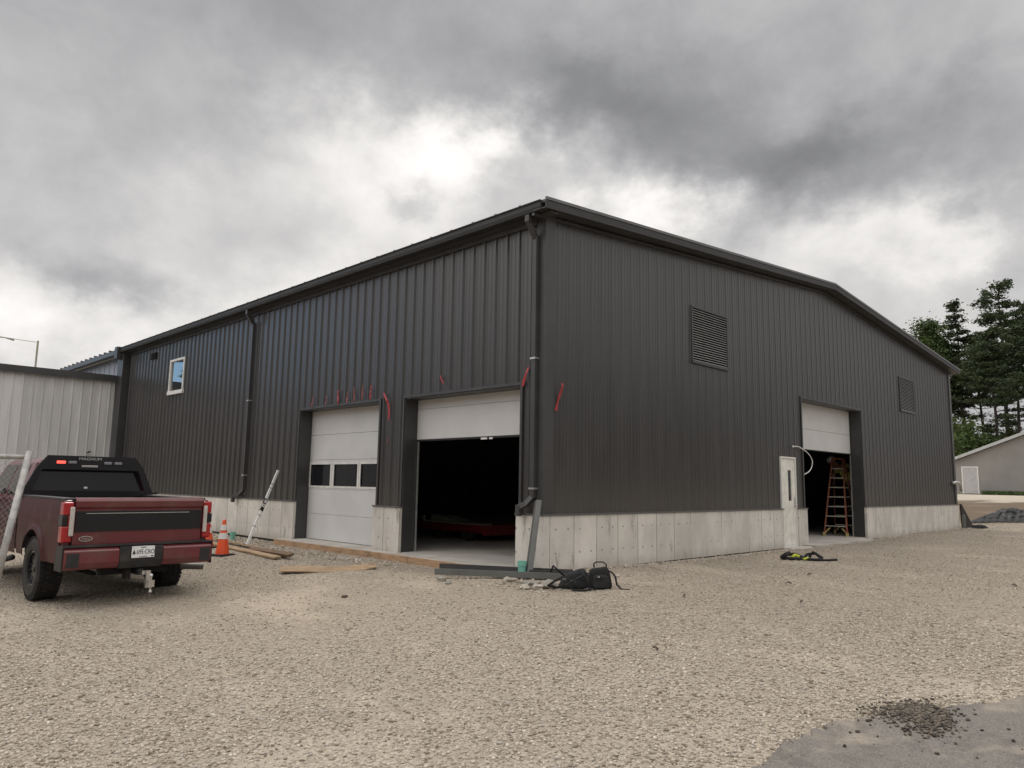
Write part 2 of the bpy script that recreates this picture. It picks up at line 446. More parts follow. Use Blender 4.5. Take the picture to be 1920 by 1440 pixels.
def ribwall(axis, L0, L1, zb, top, holes, nrm, period=.305, depth=.032, minor=True, off0=0.0):
    """ribbed sheet along x or y. holes: (s0,s1,z0,z1). nrm = sign of the outward normal on the other axis"""
    prof = []
    s = L0
    while s < L1+period:
        prof += [(s, 0), (s+.012, 0)] if False else []
        prof += [(s-.036, 0), (s-.016, depth), (s+.016, depth), (s+.036, 0)]
        if minor:
            for q in (.105, .20): prof += [(s+q-.014, 0), (s+q, .006), (s+q+.014, 0)]
        s += period
    ss = [p_[0] for p_ in prof]; oo = [p_[1] for p_ in prof]
    cuts = sorted(set([round(q, 4) for q in ss+[L0, L1]+[h[0] for h in holes]+[h[1] for h in holes]+([BW/2] if axis == 'x' else []) if L0 <= q <= L1]))
    b = MB()
    def P(s_, z): 
        o = float(np.interp(s_, ss, oo))+off0
        return (s_, nrm*o, z) if axis == 'x' else (nrm*o, s_, z)
    for a, c in zip(cuts[:-1], cuts[1:]):
        if c-a < 1e-4: continue
        m_ = (a+c)/2
        zs = [(zb, None)]
        bl = sorted([(h[2], h[3]) for h in holes if h[0] < m_ < h[1]])
        cur = zb; segs = []
        for z0, z1 in bl:
            if z0 > cur+.001: segs.append((cur, z0))
            cur = max(cur, z1)
        segs.append((cur, None))
        for z0, z1 in segs:
            za, zc = (top(a), top(c)) if z1 is None else (z1, z1)
            b.add([P(a, z0), P(c, z0), P(c, zc), P(a, za)], [(0, 1, 2, 3)])
    return b
WIN = (15.57, 16.79, 4.146, 5.263); SV = (18.2, 18.66, 5.48, 5.71)
V1 = (4.587, 6.117, 4.04, 5.276); V2 = (17.556, 19.0, 4.055, 5.225)
eave_top = lambda s: 6.02
o = ribwall('y', 0.02, BL, CAPZ, eave_top, [(D1[0], D1[1], 0, HDR), (D2[0], D2[1], 0, HDR), WIN, SV], -1).build('wall', M['siding'], B, fix=False)
o['label'] = 'long ribbed side wall over the two wide garage doors'
o = ribwall('x', 0.02, BW, CAPZ, walltop_g, [(RD[0], RD[1], 0, 3.734), (MD[0], MD[1], 0, 2.19), V1, V2], -1, depth=.014).build('wall', M['siding'], B, fix=False)
o['label'] = 'ribbed gable end wall with two louvred vents'
# plain back walls, and the inner skin
b = MB(); b.box(BW-.02, BW, 0, BL, .0, 6.05); b.prism([(0, 0), (BW, 0), (BW, 6.0), (BW/2, 7.0), (0, 6.0)], BL-.02, BL, 'y'); b.build('wall', M['siding'], B)
b = MB()
def inner(axis, L0, L1, holes, top, d):
    cuts = sorted(set([L0, L1]+[h[0] for h in holes]+[h[1] for h in holes]+([BW/2] if axis == 'x' else [])))
    for a, c in zip(cuts[:-1], cuts[1:]):
        m_ = (a+c)/2; hz = [h for h in holes if h[0] < m_ < h[1]]
        z0 = max([h[3] for h in hz]+[0.0])
        P = (lambda s_, z: (s_, d, z)) if axis == 'x' else (lambda s_, z: (d, s_, z))
        b.add([P(a, z0), P(c, z0), P(c, top(c)), P(a, top(a))], [(0, 1, 2, 3)])
inner('y', .30, BL, [(D1[0], D1[1], 0, HDR), (D2[0], D2[1], 0, HDR)], lambda s: 6.0, .30)
inner('x', .30, BW, [(RD[0], RD[1], 0, 3.734), (MD[0], MD[1], 0, 2.19)], walltop_g, .30)
b.box(BW-.3, BW-.29, 0, BL, 0, 6); b.prism([(0, 0), (BW, 0), (BW, 6.0), (BW/2, 6.95), (0, 6.0)], BL-.3, BL-.29, 'y')
b.build('interior_liner', M['inner'], B, fix=False)
# concrete base, proud of the steel
b = MB()
for y0, y1 in ((-FND, D2[0]-.003), (D2[1]+.003, D1[0]-.003), (D1[1]+.003, BL)): b.box(-FND, .22, y0, y1, -.03 if y0 < 4 else -.045, CAPZ-.012)
for x0, x1 in ((.2202, MD[0]-.003), (MD[1]+.003, RD[0]-.003), (RD[1]+.003, BW)): b.box(x0, x1, -FND, .22, -.025, CAPZ-.012)
b.each('foundation', M['concrete'], B)
b = MB()   # dark waterproofed footing seen under the lifted edge
for y0, y1 in ((-FND+.02, D2[0]-.006), (D2[1]+.006, D1[0]-.006), (D1[1]+.006, BL)): b.box(-FND+.02, .2, y0, y1, -.6, -.028)
for x0, x1 in ((.22, MD[0]), (MD[0], MD[1]), (MD[1], RD[0]), (RD[1], BW)): b.box(x0+.003, x1, -FND+.02, .2, -.6, -.028)
b.each('footing', mat('black_footing', (.03, .028, .026), .9, 0, .4, 12, .6, 60), B)
b = MB()   # cap flashing
for y0, y1 in ((-FND-.02, D2[0]+.012), (D2[1]-.012, D1[0]+.012), (D1[1]-.012, BL)): b.box(-FND-.022, -.004, y0, y1, CAPZ-.010, CAPZ+.016)
for x0, x1 in ((-.004, MD[0]+.01), (MD[1]-.01, RD[0]+.012), (RD[1]-.012, BW)): b.box(x0, x1, -FND-.02, -.002, CAPZ-.010, CAPZ+.016)
b.each('base_flashing', M['trim_lit'], B)
# floor slab with sills
b = MB(); b.box(.0, BW-.1, .0, BL-.1, -.3, .022)
b.box(-.30, -.0005, .21, 8.42, -.3, .016)
b.build('floor_slab', M['slab'], B, bevel=.01)
b = MB(); b.box(9.55, 13.45, -.42, -.0005, -.3, .024); b.box(8.5, 9.53, -.34, -.0005, -.3, -.02)
b.add([(8.25, -.42, -.2), (9.3, -.62, -.2), (9.6, -.35, -.2), (8.4, -.1, -.2), (8.4, -.34, .0), (9.1, -.5, -.03), (9.5, -.3, .0), (8.5, -.12, -.02)], [(0, 1, 5, 4), (1, 2, 6, 5), (2, 3, 7, 6), (3, 0, 4, 7), (4, 5, 6, 7)])
b.each('door_step', M['slab'], B, bevel=.015)
# jamb and header trims, recessed .27 m
JD = .272
b = MB()
def opening_y(y0, y1, zt):
    b.box(-.012, JD+.02, y0-.022, y0+.0, .016, zt); b.box(-.012, JD+.02, y1, y1+.022, .016, zt)
    b.box(-.012, JD+.02, y0-.022, y1+.022, zt, zt+.022)
    for q0, q1 in ((y0-.075, y0-.022), (y1+.022, y1+.075)): b.box(-.040, -.0045, q0, q1, CAPZ+.02, zt+.075)
    b.box(-.040, -.0045, y0-.022, y1+.022, zt+.022, zt+.075)
opening_y(*D1, HDR); opening_y(*D2, HDR)
def opening_x(x0, x1, zt, d):
    b.box(x0-.022, x0, -.012, d, .02, zt); b.box(x1, x1+.022, -.012, d, .02, zt); b.box(x0-.022, x1+.022, -.012, d, zt, zt+.022)
    for q0, q1 in ((x0-.075, x0-.022), (x1+.022, x1+.075)): b.box(q0, q1, -.040, -.0045, CAPZ+.02, zt+.075)
    b.box(x0-.022, x1+.022, -.040, -.0045, zt+.022, zt+.075)
opening_x(*RD, 3.734, JD+.02)
b.each('door_trim', M['trim'], B)
# corner trims
b = MB(); b.box(-.045, .0, .0, .16, CAPZ+.018, 6.0); b.box(-.045, .20, -.045, -.0005, CAPZ+.018, 6.08)
b.box(BW-.16, BW+.045, -.045, .0, CAPZ+.018, 6.02); b.each('corner_trim', M['trim'], B, bevel=.004)
# roof
OH = .30; EZ = 6.15
def rz(x): return EZ+.083*min(x+.35, BW+.35-x)
b = MB()
for x0, x1 in ((-.33, BW/2), (BW/2, BW+.33)):
    b.add([(x0, -OH, rz(x0)), (x1, -OH, rz(x1)), (x1, BL+.4, rz(x1)), (x0, BL+.4, rz(x0)), (x0, -OH, rz(x0)-.05), (x1, -OH, rz(x1)-.05), (x1, BL+.4, rz(x1)-.05), (x0, BL+.4, rz(x0)-.05)],
          [(0, 1, 2, 3), (4, 7, 6, 5), (0, 4, 5, 1), (1, 5, 6, 2), (2, 6, 7, 3), (3, 7, 4, 0)])
y = .3
while y < BL+.3:
    for x0, x1 in ((-.36, BW/2), (BW/2, BW+.36)):
        b.add([(x0, y-.035, rz(x0)), (x1, y-.035, rz(x1)), (x1, y+.035, rz(x1)), (x0, y+.035, rz(x0)), (x0, y-.02, rz(x0)+.028), (x1, y-.02, rz(x1)+.028), (x1, y+.02, rz(x1)+.028), (x0, y+.02, rz(x0)+.028)],
              [(0, 1, 5, 4), (3, 7, 6, 2), (4, 5, 6, 7), (0, 4, 7, 3), (1, 2, 6, 5)])
    y += .61
b.build('roof', M['roof'], B)
# rake fascia: drip edge in the lightened lit trim over a dark board, soffit behind it
b = MB(); c = MB(); e = MB()
for x0, x1 in ((-.36, BW/2), (BW/2, BW+.36)):
    def slab(mb, y0, y1, a, d):
        mb.add([(x0, y0, rz(x0)+a), (x1, y0, rz(x1)+a), (x1, y1, rz(x1)+a), (x0, y1, rz(x0)+a), (x0, y0, rz(x0)+d), (x1, y0, rz(x1)+d), (x1, y1, rz(x1)+d), (x0, y1, rz(x0)+d)],
               [(0, 1, 2, 3), (4, 7, 6, 5), (0, 4, 5, 1), (1, 5, 6, 2), (2, 6, 7, 3), (3, 7, 4, 0)])
    slab(b, -OH-.045, -OH-.003, .022, -.030)
    slab(c, -OH-.033, -OH-.003, -.034, -.17)
    slab(e, -OH-.002, -.03, -.145, -.16)
    slab(e, -.055, -.004, -.19, -.235)
b.build('drip_edge', M['trim_lit'], B); c.build('rake_fascia', M['fascia'], B); e.build('soffit', M['trim'], B)
# eave gutter
b = MB()
gp = [(-.20, 5.99), (-.34, 5.99), (-.36, 6.05), (-.36, 6.125), (-.385, 6.135), (-.385, 6.15), (-.345, 6.15), (-.345, 6.06), (-.33, 6.02), (-.21, 6.02), (-.21, 6.15), (-.20, 6.15)]
b.prism(gp, -.20, BL+.02, 'y'); b.box(-.37, -.2, -.206, -.2005, 5.99, 6.15)
b.build('gutter', M['fascia'], B)
b = MB(); b.box(-.20, .0, -.28, BL, 5.965, 5.985); b.box(-.06, -.0005, .16, BL, 5.88, 5.963); b.build('soffit', M['trim'], B)
# downspouts
def downspout(y, zb, kick):
    b = MB()
    b.box(-.33, -.25, y-.05, y+.05, 5.86, 5.988)
    b.bar((-.29, y, 5.88), (-.10, y, 5.62), .095, .075, (0, 1, 0))
    b.box(-.135, -.045, y-.05, y+.05, zb, 5.66)
    b.bar((-.09, y, zb+.02), (-.15, y+kick*.5, zb-.12), .085, .085, (1, 0, 0)); b.bar((-.15, y+kick*.45, zb-.10), (-.19, y+kick, zb-.16), .085, .085, (1, 0, 0))
    b.bar((-.19, y+kick, zb-.12), (-.19, y+kick*1.05, zb-.30), .09, .085, (1, 0, 0))
    return b.build('downspout', M['trim'], B, bevel=.006)
ds = downspout(.15, 1.18, .22); ds2 = downspout(10.76, 1.10, .36)
for y, d_ in ((.15, ds), (10.76, ds2)):
    c = MB()
    for z in (1.32, 3.5) if y < 1 else (1.5, 3.5): c.box(-.141, -.04, y-.062, y+.062, z, z+.03)
    c.each('strap', M['alu'], d_)
b = MB(); b.box(-.26, .0, 20.9, 21.48, -.25, 5.98); b.box(-.45, -.26, 21.05, 21.35, 5.75, 6.2); b.build('corner_column', M['trim'], B, bevel=.01)
# small square vent and window on the side wall
b = MB(); b.box(-.05, .02, SV[0], SV[1], SV[2], SV[3]); 
for k in range(5): b.box(-.065, -.05, SV[0]+.03, SV[1]-.03, SV[2]+.02+k*.042, SV[2]+.04+k*.042)
b.build('wall_cap_vent', M['void'], B)
y0, y1, z0, z1 = WIN; b = MB()
b.box(-.065, .05, y0, y0+.07, z0, z1); b.box(-.065, .05, y1-.07, y1, z0, z1); b.box(-.065, .05, y0+.07, y1-.07, z1-.07, z1); b.box(-.085, .05, y0-.02, y1+.02, z0-.05, z0+.07)
w = b.build('window', M['white'], B, bevel=.005); MB().box(-.01, .0, y0+.07, y1-.07, z0+.07, z1-.07).build('pane', M['glass_mirror'], w)
M['slat'] = mat('louvre_grey', (.20, .195, .19), .5)
# louvred vents on the gable
for (x0, x1, z0, z1) in (V1, V2):
    b = MB(); f_ = .04
    b.box(x0, x0+f_, -.035, .15, z0, z1); b.box(x1-f_, x1, -.035, .15, z0, z1); b.box(x0+f_, x1-f_, -.035, .15, z1-f_, z1); b.box(x0-.01, x1+.01, -.05, .15, z0-.02, z0+f_)
    v = b.build('louvre_vent', M['trim'], B)
    b = MB(); n_ = 22; st = (z1-z0-2*f_)/n_
    for k in range(n_):
        z = z0+f_+st*(k+.5)
        b.add([(x0+f_, -.03, z-st*.42), (x1-f_, -.03, z-st*.42), (x1-f_, -.018, z-st*.02), (x0+f_, -.018, z-st*.02), (x0+f_, .0, z+st*.12), (x1-f_, .0, z+st*.12)], [(0, 1, 2, 3), (3, 2, 5, 4)])
    b.build('louvre_slats', M['slat'], v, fix=False)
    MB().box(x0+f_, x1-f_, .06, .07, z0+f_, z1-f_).build('backing', M['void'], v)
# garage doors
def secdoor_y(y0, y1, zb, secs, name_label, glazed=None):
    """sectional door panel hung behind the opening"""
    b = MB(); x = JD+.03
    for a, c_ in secs:
        if glazed and abs(a-glazed[0]) < .01:
            b.box(x, x+.05, y0, y1, glazed[2]+.002, c_-.003); b.box(x, x+.05, y0, y1, a, glazed[1])
            ys = [y0, 4.83, 5.83, 5.96, 6.94, 7.10, 8.00, y1]
            for k in range(0, len(ys), 2): b.box(x, x+.05, ys[k], ys[k+1], glazed[1], glazed[2])
        else: b.box(x, x+.05, y0, y1, a+.002, c_-.003)
    o = b.build('garage_door', M['door_white'], B, bevel=.004); o['label'] = name_label
    return o
gd = secdoor_y(D1[0]-.1, D1[1]+.02, .03, [(.03, .62), (.62, 1.20), (1.20, 1.90), (1.90, 2.50), (2.50, 3.12)], 'closed pale grey garage door with a row of three windows', (1.20, 1.285, 1.79))
for a, c_ in ((4.83, 5.83), (5.96, 6.94), (7.10, 8.00)):
    MB().box(JD+.05, JD+.06, a, c_, 1.285, 1.79).build('pane', M['glass'], gd)
b = MB()
for a, c_ in ((4.83, 5.83), (5.96, 6.94), (7.10, 8.00)):
    b.box(JD+.020, JD+.05, a-.05, a, 1.24, 1.835); b.box(JD+.020, JD+.05, c_, c_+.05, 1.24, 1.835); b.box(JD+.020, JD+.05, a, c_, 1.79, 1.835); b.box(JD+.020, JD+.05, a, c_, 1.24, 1.285)
b.build('window_frame', mat('pale_window_frame', (.66, .65, .62), .4), gd)
gd2 = secdoor_y(D2[0]-.05, D2[1]+.02, 2.25, [(2.27, 2.89), (2.89, 3.12)], 'raised pale grey garage door over the open bay')
MB().box(JD+.025, JD+.07, D2[0]-.05, D2[1], 2.235, 2.268).build('bottom_seal', M['black'], gd2)
b = MB(); b.box(JD+.01, JD+.03, 1.55, 1.63, 2.215, 2.25); b.box(JD+.01, JD+.03, 1.70, 1.86, 2.215, 2.25); b.each('handle', M['white'], gd2)
b = MB(); b.box(JD+.035, JD+.06, D2[1]-.045, D2[1]-.012, .022, 2.26); b.each('door_track', M['alu'], B)
b = MB(); b.box(RD[0]-.02, RD[1]-.03, JD+.03, JD+.08, 2.47, 3.02); b.box(RD[0]-.02, RD[1]-.03, JD+.03, JD+.08, 3.025, 3.76)
gd3 = b.build('garage_door', M['door_white'], B, bevel=.004); gd3['label'] = 'raised narrow garage door on the gable end'
MB().box(RD[0]-.02, RD[1]-.03, JD+.025, JD+.07, 2.445, 2.468).build('bottom_seal', M['black'], gd3)
b = MB(); b.bar((RD[1]+.0, JD+.05, 2.44), (RD[1]-.02, JD+.05, .02), .03, .03)
for z in (.7, 1.0, 1.45, 2.0): b.box(RD[1]+.004, RD[1]+.08, JD+.03, JD+.045, z, z+.05)
b.each('door_track', M['alu'], B)
# man door
x0, x1 = MD; zt = 2.19; b = MB()
b.box(x0, x0+.045, -.05, .10, -.02, zt); b.box(x1-.045, x1, -.05, .10, -.02, zt); b.box(x0+.045, x1-.045, -.05, .10, zt-.045, zt); b.box(x0+.045, x1-.045, -.04, .1, -.02, .02)
fr = b.build('door_frame', M['white'], B)
b = MB(); gx0, gx1, gz0, gz1 = 8.95, 9.13, 1.10, 1.86
b.box(x0+.05, gx0, -.03, .02, .025, zt-.05); b.box(gx1, x1-.05, -.03, .02, .025, zt-.05); b.box(gx0, gx1, -.03, .02, .025, gz0); b.box(gx0, gx1, -.03, .02, gz1, zt-.05)
dr = b.build('door', mat('off_white_door', (.74, .72, .66), .45), B); dr['label'] = 'narrow off-white entry door with a slim window'
MB().box(gx0, gx1, -.005, .005, gz0, gz1).build('pane', M['glass'], dr)
b = MB(); b.box(9.235, 9.305, -.044, -.0305, .93, 1.19); b.tube([(9.27, -.03, 1.0), (9.27, -.10, 1.0)], .018, 10); b.tube([(9.28, -.10, 1.0), (9.17, -.10, 1.0)], .013, 8); b.lathe([(0, 0), (.035, 0), (.035, .012), (0, .012)], (9.27, -.043, 1.0), 'y', 14); b.lathe([(0, 0), (.03, 0), (.03, .02), (0, .02)], (9.27, -.05, 1.15), 'y', 14)
b.build('handle', M['alu'], dr)
# form board nailed along the sill
b = MB(); 
for a, c_, t in ((.21, 3.15, 0), (3.16, 5.9, .004), (5.91, 8.44, -.003)): b.box(-.345-t, -.302, a, c_, -.30, .006+t)
o = b.build('form_board', M['formboard'], None, bevel=.004); tag(o, 'long orange-brown form boards along the concrete sill below the garage doors', 'form boards')
# bent vent pipe at the far end of the gable wall
b = MB(); b.tube([(22.9, -.03, 1.70), (23.0, -.12, 1.74), (23.3, -.16, 1.73), (23.5, -.16, 1.62), (23.55, -.16, 1.42)], .06, 10)
b.build('vent_pipe', M['alu'], B, smooth=True)

# hanging white cable at the small bay
pts = []
P = [(9.27, -.06, 2.46), (9.54, -.07, 2.465), (9.95, -.10, 2.34), (10.2, -.10, 2.2), (10.25, -.10, 2.06), (10.20, -.08, 1.93), (10.06, -.06, 1.83), (9.86, .02, 1.75), (9.67, .10, 1.72)]
for i in range(len(P)-1):
    p0, p1, p2, p3 = [Vector(P[max(0, min(len(P)-1, i+k))]) for k in (-1, 0, 1, 2)]
    for k in range(5):
        t = k/5; pts.append(.5*((2*p1)+(p2-p0)*t+(2*p0-5*p1+4*p2-p3)*t*t+(3*p1-p0-3*p2+p3)*t**3))
b = MB(); b.tube(pts, .013, 6); b.lathe([(0, 0), (.03, 0), (.03, .02), (0, .02)], (9.25, -.06, 2.46), 'y', 8)
tag(b.build('cable', M['white'], None, smooth=True), 'thin white cable looping out beside the small open bay', 'cable')

# ---------------------------------------------------------------- older building beyond the corner column and the white shed
OB = empty('pale_building', (0, 21.5, 0), label='pale ribbed building continuing the eave line behind the white shed', cat='building')
OB.location = (0, 0, 0)
ribwall('y', 21.52, 42, .2, lambda s: 5.98, [], -1, .6, .03, False).build('wall', M['siding_pale'], OB, fix=False)
b = MB(); b.prism([(-.35, 6.12), (11, 7.1), (22, 6.1), (22, 6.0), (11, 7.0), (-.35, 6.03)], 21.95, 42.2, 'y'); b.box(-.38, -.2, 21.6, 42.2, 5.95, 6.118)
y = 22.2
while y < 42: b.box(-.4, -.2, y-.03, y+.03, 6.12, 6.18); y += .61
b.build('roof', M['roof'], OB)
WB = empty('white_shed', (-6, 21.6, 0), label='low white ribbed metal shed with a dark roof edge behind the pickup', cat='building'); WB.location = (0, 0, 0)
ribwall('x', -16, -.28, -.5, lambda s: 5.03, [], -1, .305, .02, False).build('wall', M['siding_white'], WB, fix=False).location = (0, 21.5, 0)
b = MB(); b.box(-16, -15.98, 21.5, 33, -.5, 5.0); b.build('wall', M['siding_white'], WB)
b = MB(); b.box(-16.2, -.05, 21.36, 33, 5.03, 5.13); b.box(-16.2, -.05, 21.33, 21.358, 4.90, 5.15); b.build('roof', M['trim'], WB)
b = MB(); b.tube([(-1.0, 21.45, 2.28), (-1.0, 21.2, 2.30)], .03); b.build('hose_tap', M['black'], WB)
b = MB(); b.tube([(-2.78, 22, 5.1), (-2.78, 22, 6.18)], .032, 8); b.box(-2.98, -2.62, 21.9, 22.1, 5.132, 5.22); b.box(-2.45, -2.15, 21.9, 22.1, 5.132, 5.19); b.tube([(-2.82, 22, 6.12), (-4.2, 21.9, 6.14)], .010, 5); b.tube([(-3.6, 21.95, 6.13), (-5.6, 21.8, 6.10)], .012, 5)
b.prism([(-3.95, 6.15), (-3.5, 6.13), (-3.52, 6.05)], 21.9, 21.93, 'y')
tag(b.build('roof_mast', mat('pale_mast', (.40, .37, .28), .6), None), 'thin pale mast with a side arm standing on the white shed roof', 'mast')
# ================================================================= pickup truck
TX, TY, TZ, TH = -5.382, 2.508, -.279, radians(1.04)
M['maroon'] = mat('dusty_maroon_paint', (.125, .014, .021), .30, 0, .12, 2.5, coat=.6, dirt=((.16, .13, .10), 1.6, .35))
M['maroon_dirty'] = mat('dirty_maroon_paint', (.10, .016, .020), .42, 0, .15, 2.0, coat=.3, dirt=((.19, .155, .12), 1.3, .7))
M['plastic'] = mat('black_plastic', (.016, .016, .018), .5, 0, .2, 6, dirt=((.10, .085, .07), 3, .35))
M['gloss_black'] = mat('satin_black_panel', (.010, .010, .013), .28, 0, .1, 3)
M['tire'] = mat('dusty_tyre', (.017, .016, .016), .85, 0, .25, 8, .3, 60, dirt=((.09, .075, .06), 5, .45))
M['red_lens'] = mat('red_lens', (.36, .012, .016), .2, 0, .05, 4, coat=.5)
M['pale_lens'] = mat('clear_lens', (.50, .47, .44), .2, 0, .08, 6, coat=.5)
M['red_lit'] = mat('lit_red_lamp', (.8, .05, .04), .3, emit=((1.0, .10, .07), 1.6))
M['grey_lens'] = mat('unlit_lamp_lens', (.22, .22, .24), .25, coat=.3)
M['chrome'] = mat('machined_metal', (.60, .59, .58), .25, .9, .1, 12)
M['under'] = mat('underbody', (.012, .011, .011), .9, 0, .3, 5)
T = empty('pickup_truck', (TX, TY, TZ), TH, label='dark maroon crew cab pickup parked with its tailgate to the camera, muddy sides', cat='pickup truck')
T.scale = (.962, .978, .978)
def arc(cx, cz, r, a0, a1, n): return [(cx+r*cos(radians(a0+(a1-a0)*k/n)), cz+r*sin(radians(a0+(a1-a0)*k/n))) for k in range(n+1)]
WR = .43; AX = (1.27, 5.33)
def side_panel(s, poly, xo, bulge, name, m, parent):
    """body side: outline in (y,z) given as an outer skin that rounds inwards at top and bottom"""
    y0_, y1_, zb_, zt_, cy_ = poly
    bm = bmesh.new(); ys_ = sorted(set([round(y0_+(y1_-y0_)*k/26, 3) for k in range(27)]+[round(cy_+.52*cos(radians(a)), 3) for a in range(0, 181, 8)]))
    ys_ = [q for q in ys_ if y0_ <= q <= y1_]; cols_ = []
    for q in ys_:
        d_ = abs(q-cy_); zl = max(zb_, .45+math.sqrt(max(0, .52**2-d_*d_))) if d_ <= .5201 else zb_
        if abs(d_-.52) < .002: zl = zb_
        zt2 = zt_(q); cols_.append([bm.verts.new((xo*s, q, lerp(zl, zt2, k/14))) for k in range(15)])
    for c0_, c1_ in zip(cols_[:-1], cols_[1:]):
        for k in range(14): bm.faces.new((c0_[k], c1_[k], c1_[k+1], c0_[k+1]))
    for v in bm.verts:
        z = v.co.z
        v.co.x = s*(xo-bulge*(max(0, (z-1.18)/.25)**2*.9+max(0, (.80-z)/.25)**2*.5)+.012*exp(-((z-1.12)/.05)**2))
        for cy in AX:
            d = hypot(v.co.y-cy, z-WR-.02)
            v.co.x += s*.045*exp(-((d-.53)/.07)**2)
    bmesh.ops.solidify(bm, geom=bm.faces, thickness=.04)
    me = bpy.data.meshes.new(name); bm.to_mesh(me); bm.free()
    o = bpy.data.objects.new(name, me); COL.objects.link(o); me.materials.append(m); o.parent = parent
    for p_ in me.polygons: p_.use_smooth = True
    e = o.modifiers.new('edge', 'EDGE_SPLIT'); e.split_angle = radians(35)
    return o
def lerp(a, c, t): return a+(c-a)*t
bedpoly = (.10, 2.28, .57, lambda y: 1.42, AX[0])
for s in (-1, 1):
    o = side_panel(s, bedpoly, .985, .05, 'bed_side', M['maroon_dirty'], T)
bed = MB(); bed.box(-.90, .90, .14, 2.28, .86, .90); bed.box(-.90, -.78, .12, 2.28, .90, 1.405); bed.box(.78, .90, .12, 2.28, .90, 1.405); bed.box(-.9, .9, 2.22, 2.28, .9, 1.38)
bed.build('cargo_bed', M['plastic'], T)
b = MB()
for s in (-1, 1): b.box(min(s*.80, s*.955), max(s*.80, s*.955), .12, 2.28, 1.407, 1.435)
b.each('bed_rail', M['plastic'], T, bevel=.008)
# rear corner posts of the bed that carry the lamps
b = MB()
for s in (-1, 1): b.box(min(s*.875, s*.965), max(s*.875, s*.965), .02, .13, .62, 1.41)
b.each('corner_post', M['maroon'], T, bevel=.02)
# cab: body below the belt
cabpoly = (2.34, 6.24, .56, lambda y: 1.36 if y < 4.75 else 1.36-.10*(y-4.75), AX[1])
for s in (-1, 1): side_panel(s, cabpoly, .985, .04, 'cab_side', M['maroon_dirty'], T)
b = MB(); b.add([(-.93, 4.7, 1.33), (.93, 4.7, 1.33), (.90, 6.15, 1.20), (-.90, 6.15, 1.20), (-.5, 4.7, 1.40), (.5, 4.7, 1.40), (.5, 6.15, 1.27), (-.5, 6.15, 1.27)], [(0, 4, 7, 3), (4, 5, 6, 7), (5, 1, 2, 6), (3, 7, 6, 2)])
b.build('hood', M['maroon'], T)
b = MB(); b.box(-.92, .92, 6.14, 6.26, .55, 1.2); b.build('grille', M['plastic'], T, bevel=.03)
# greenhouse
def ring(y, z, w, r_=0): return [(-w, y, z), (w, y, z)]
b = MB()
lv = [(1.34, .955, 2.36, 4.95), (1.40, .945, 2.36, 4.88), (1.93, .775, 2.44, 4.18), (1.985, .72, 2.50, 4.05), (2.01, .60, 2.62, 3.9)]
vs = []
for z, w, ya, yb in lv: vs += [(-w, ya, z), (w, ya, z), (w, yb, z), (-w, yb, z)]
fs = [(i*4+k, i*4+(k+1) % 4, (i+1)*4+(k+1) % 4, (i+1)*4+k) for i in range(len(lv)-1) for k in range(4)]+[(16, 17, 18, 19)]
b.add(vs, fs); b.build('cab_roof', M['maroon'], T, bevel=.015)
b = MB()
def lerp(a, c, t): return a+(c-a)*t
def cabpt(s, y, z, off=.006):
    t = (z-1.40)/(.53); return (s*(lerp(.945, .775, t)+off), y, z)
for s in (-1, 1):
    for (ya, yb, ta, tb) in ((2.62, 3.35, 2.66, 3.34), (3.45, 4.62, 3.44, 4.12)):
        b.add([cabpt(s, ya, 1.42), cabpt(s, yb, 1.42), cabpt(s, tb, 1.90), cabpt(s, ta, 1.90)], [(0, 1, 2, 3)])
b.add([(-.86, 2.348, 1.42), (.86, 2.348, 1.42), (.72, 2.418, 1.92), (-.72, 2.418, 1.92)], [(0, 1, 2, 3)])
b.add([(-.85, 4.87, 1.42), (.85, 4.87, 1.42), (.70, 4.22, 1.92), (-.70, 4.22, 1.92)], [(0, 1, 2, 3)])
b.each('window', M['glass'], T, fix=False)
b = MB()
for s in (-1, 1):
    for y in (2.42, 3.40, 4.70): b.box(min(s*.989, s*.992), max(s*.989, s*.992), y-.004, y+.004, .62, 1.34)
    for y in (2.62, 3.60): b.box(min(s*.99, s*1.02), max(s*.99, s*1.02), y, y+.2, 1.16, 1.19)
b.each('door_gap', M['void'], T)
b = MB()
for s in (-1, 1):
    b.bar((s*.96, 4.5, 1.42), (s*1.10, 4.5, 1.45), .04, .03); b.box(min(s*1.08, s*1.30), max(s*1.08, s*1.30), 4.46, 4.56, 1.30, 1.62)
b.each('side_mirror', M['plastic'], T, bevel=.02)
b = MB()
for s in (-1, 1): b.tube([(s*1.0, 2.3, .50), (s*1.05, 2.5, .46), (s*1.05, 4.6, .46), (s*1.0, 4.75, .50)], .045, 8)
b.each('running_board', M['plastic'], T, smooth=True)
b = MB(); 
for k in range(-2, 3): b.box(k*.2-.04, k*.2+.04, 4.0, 4.08, 2.0, 2.03)
b.tube([(-.3, 3.0, 2.0), (-.3, 3.0, 2.06)], .05); b.each('roof_marker', M['plastic'], T)
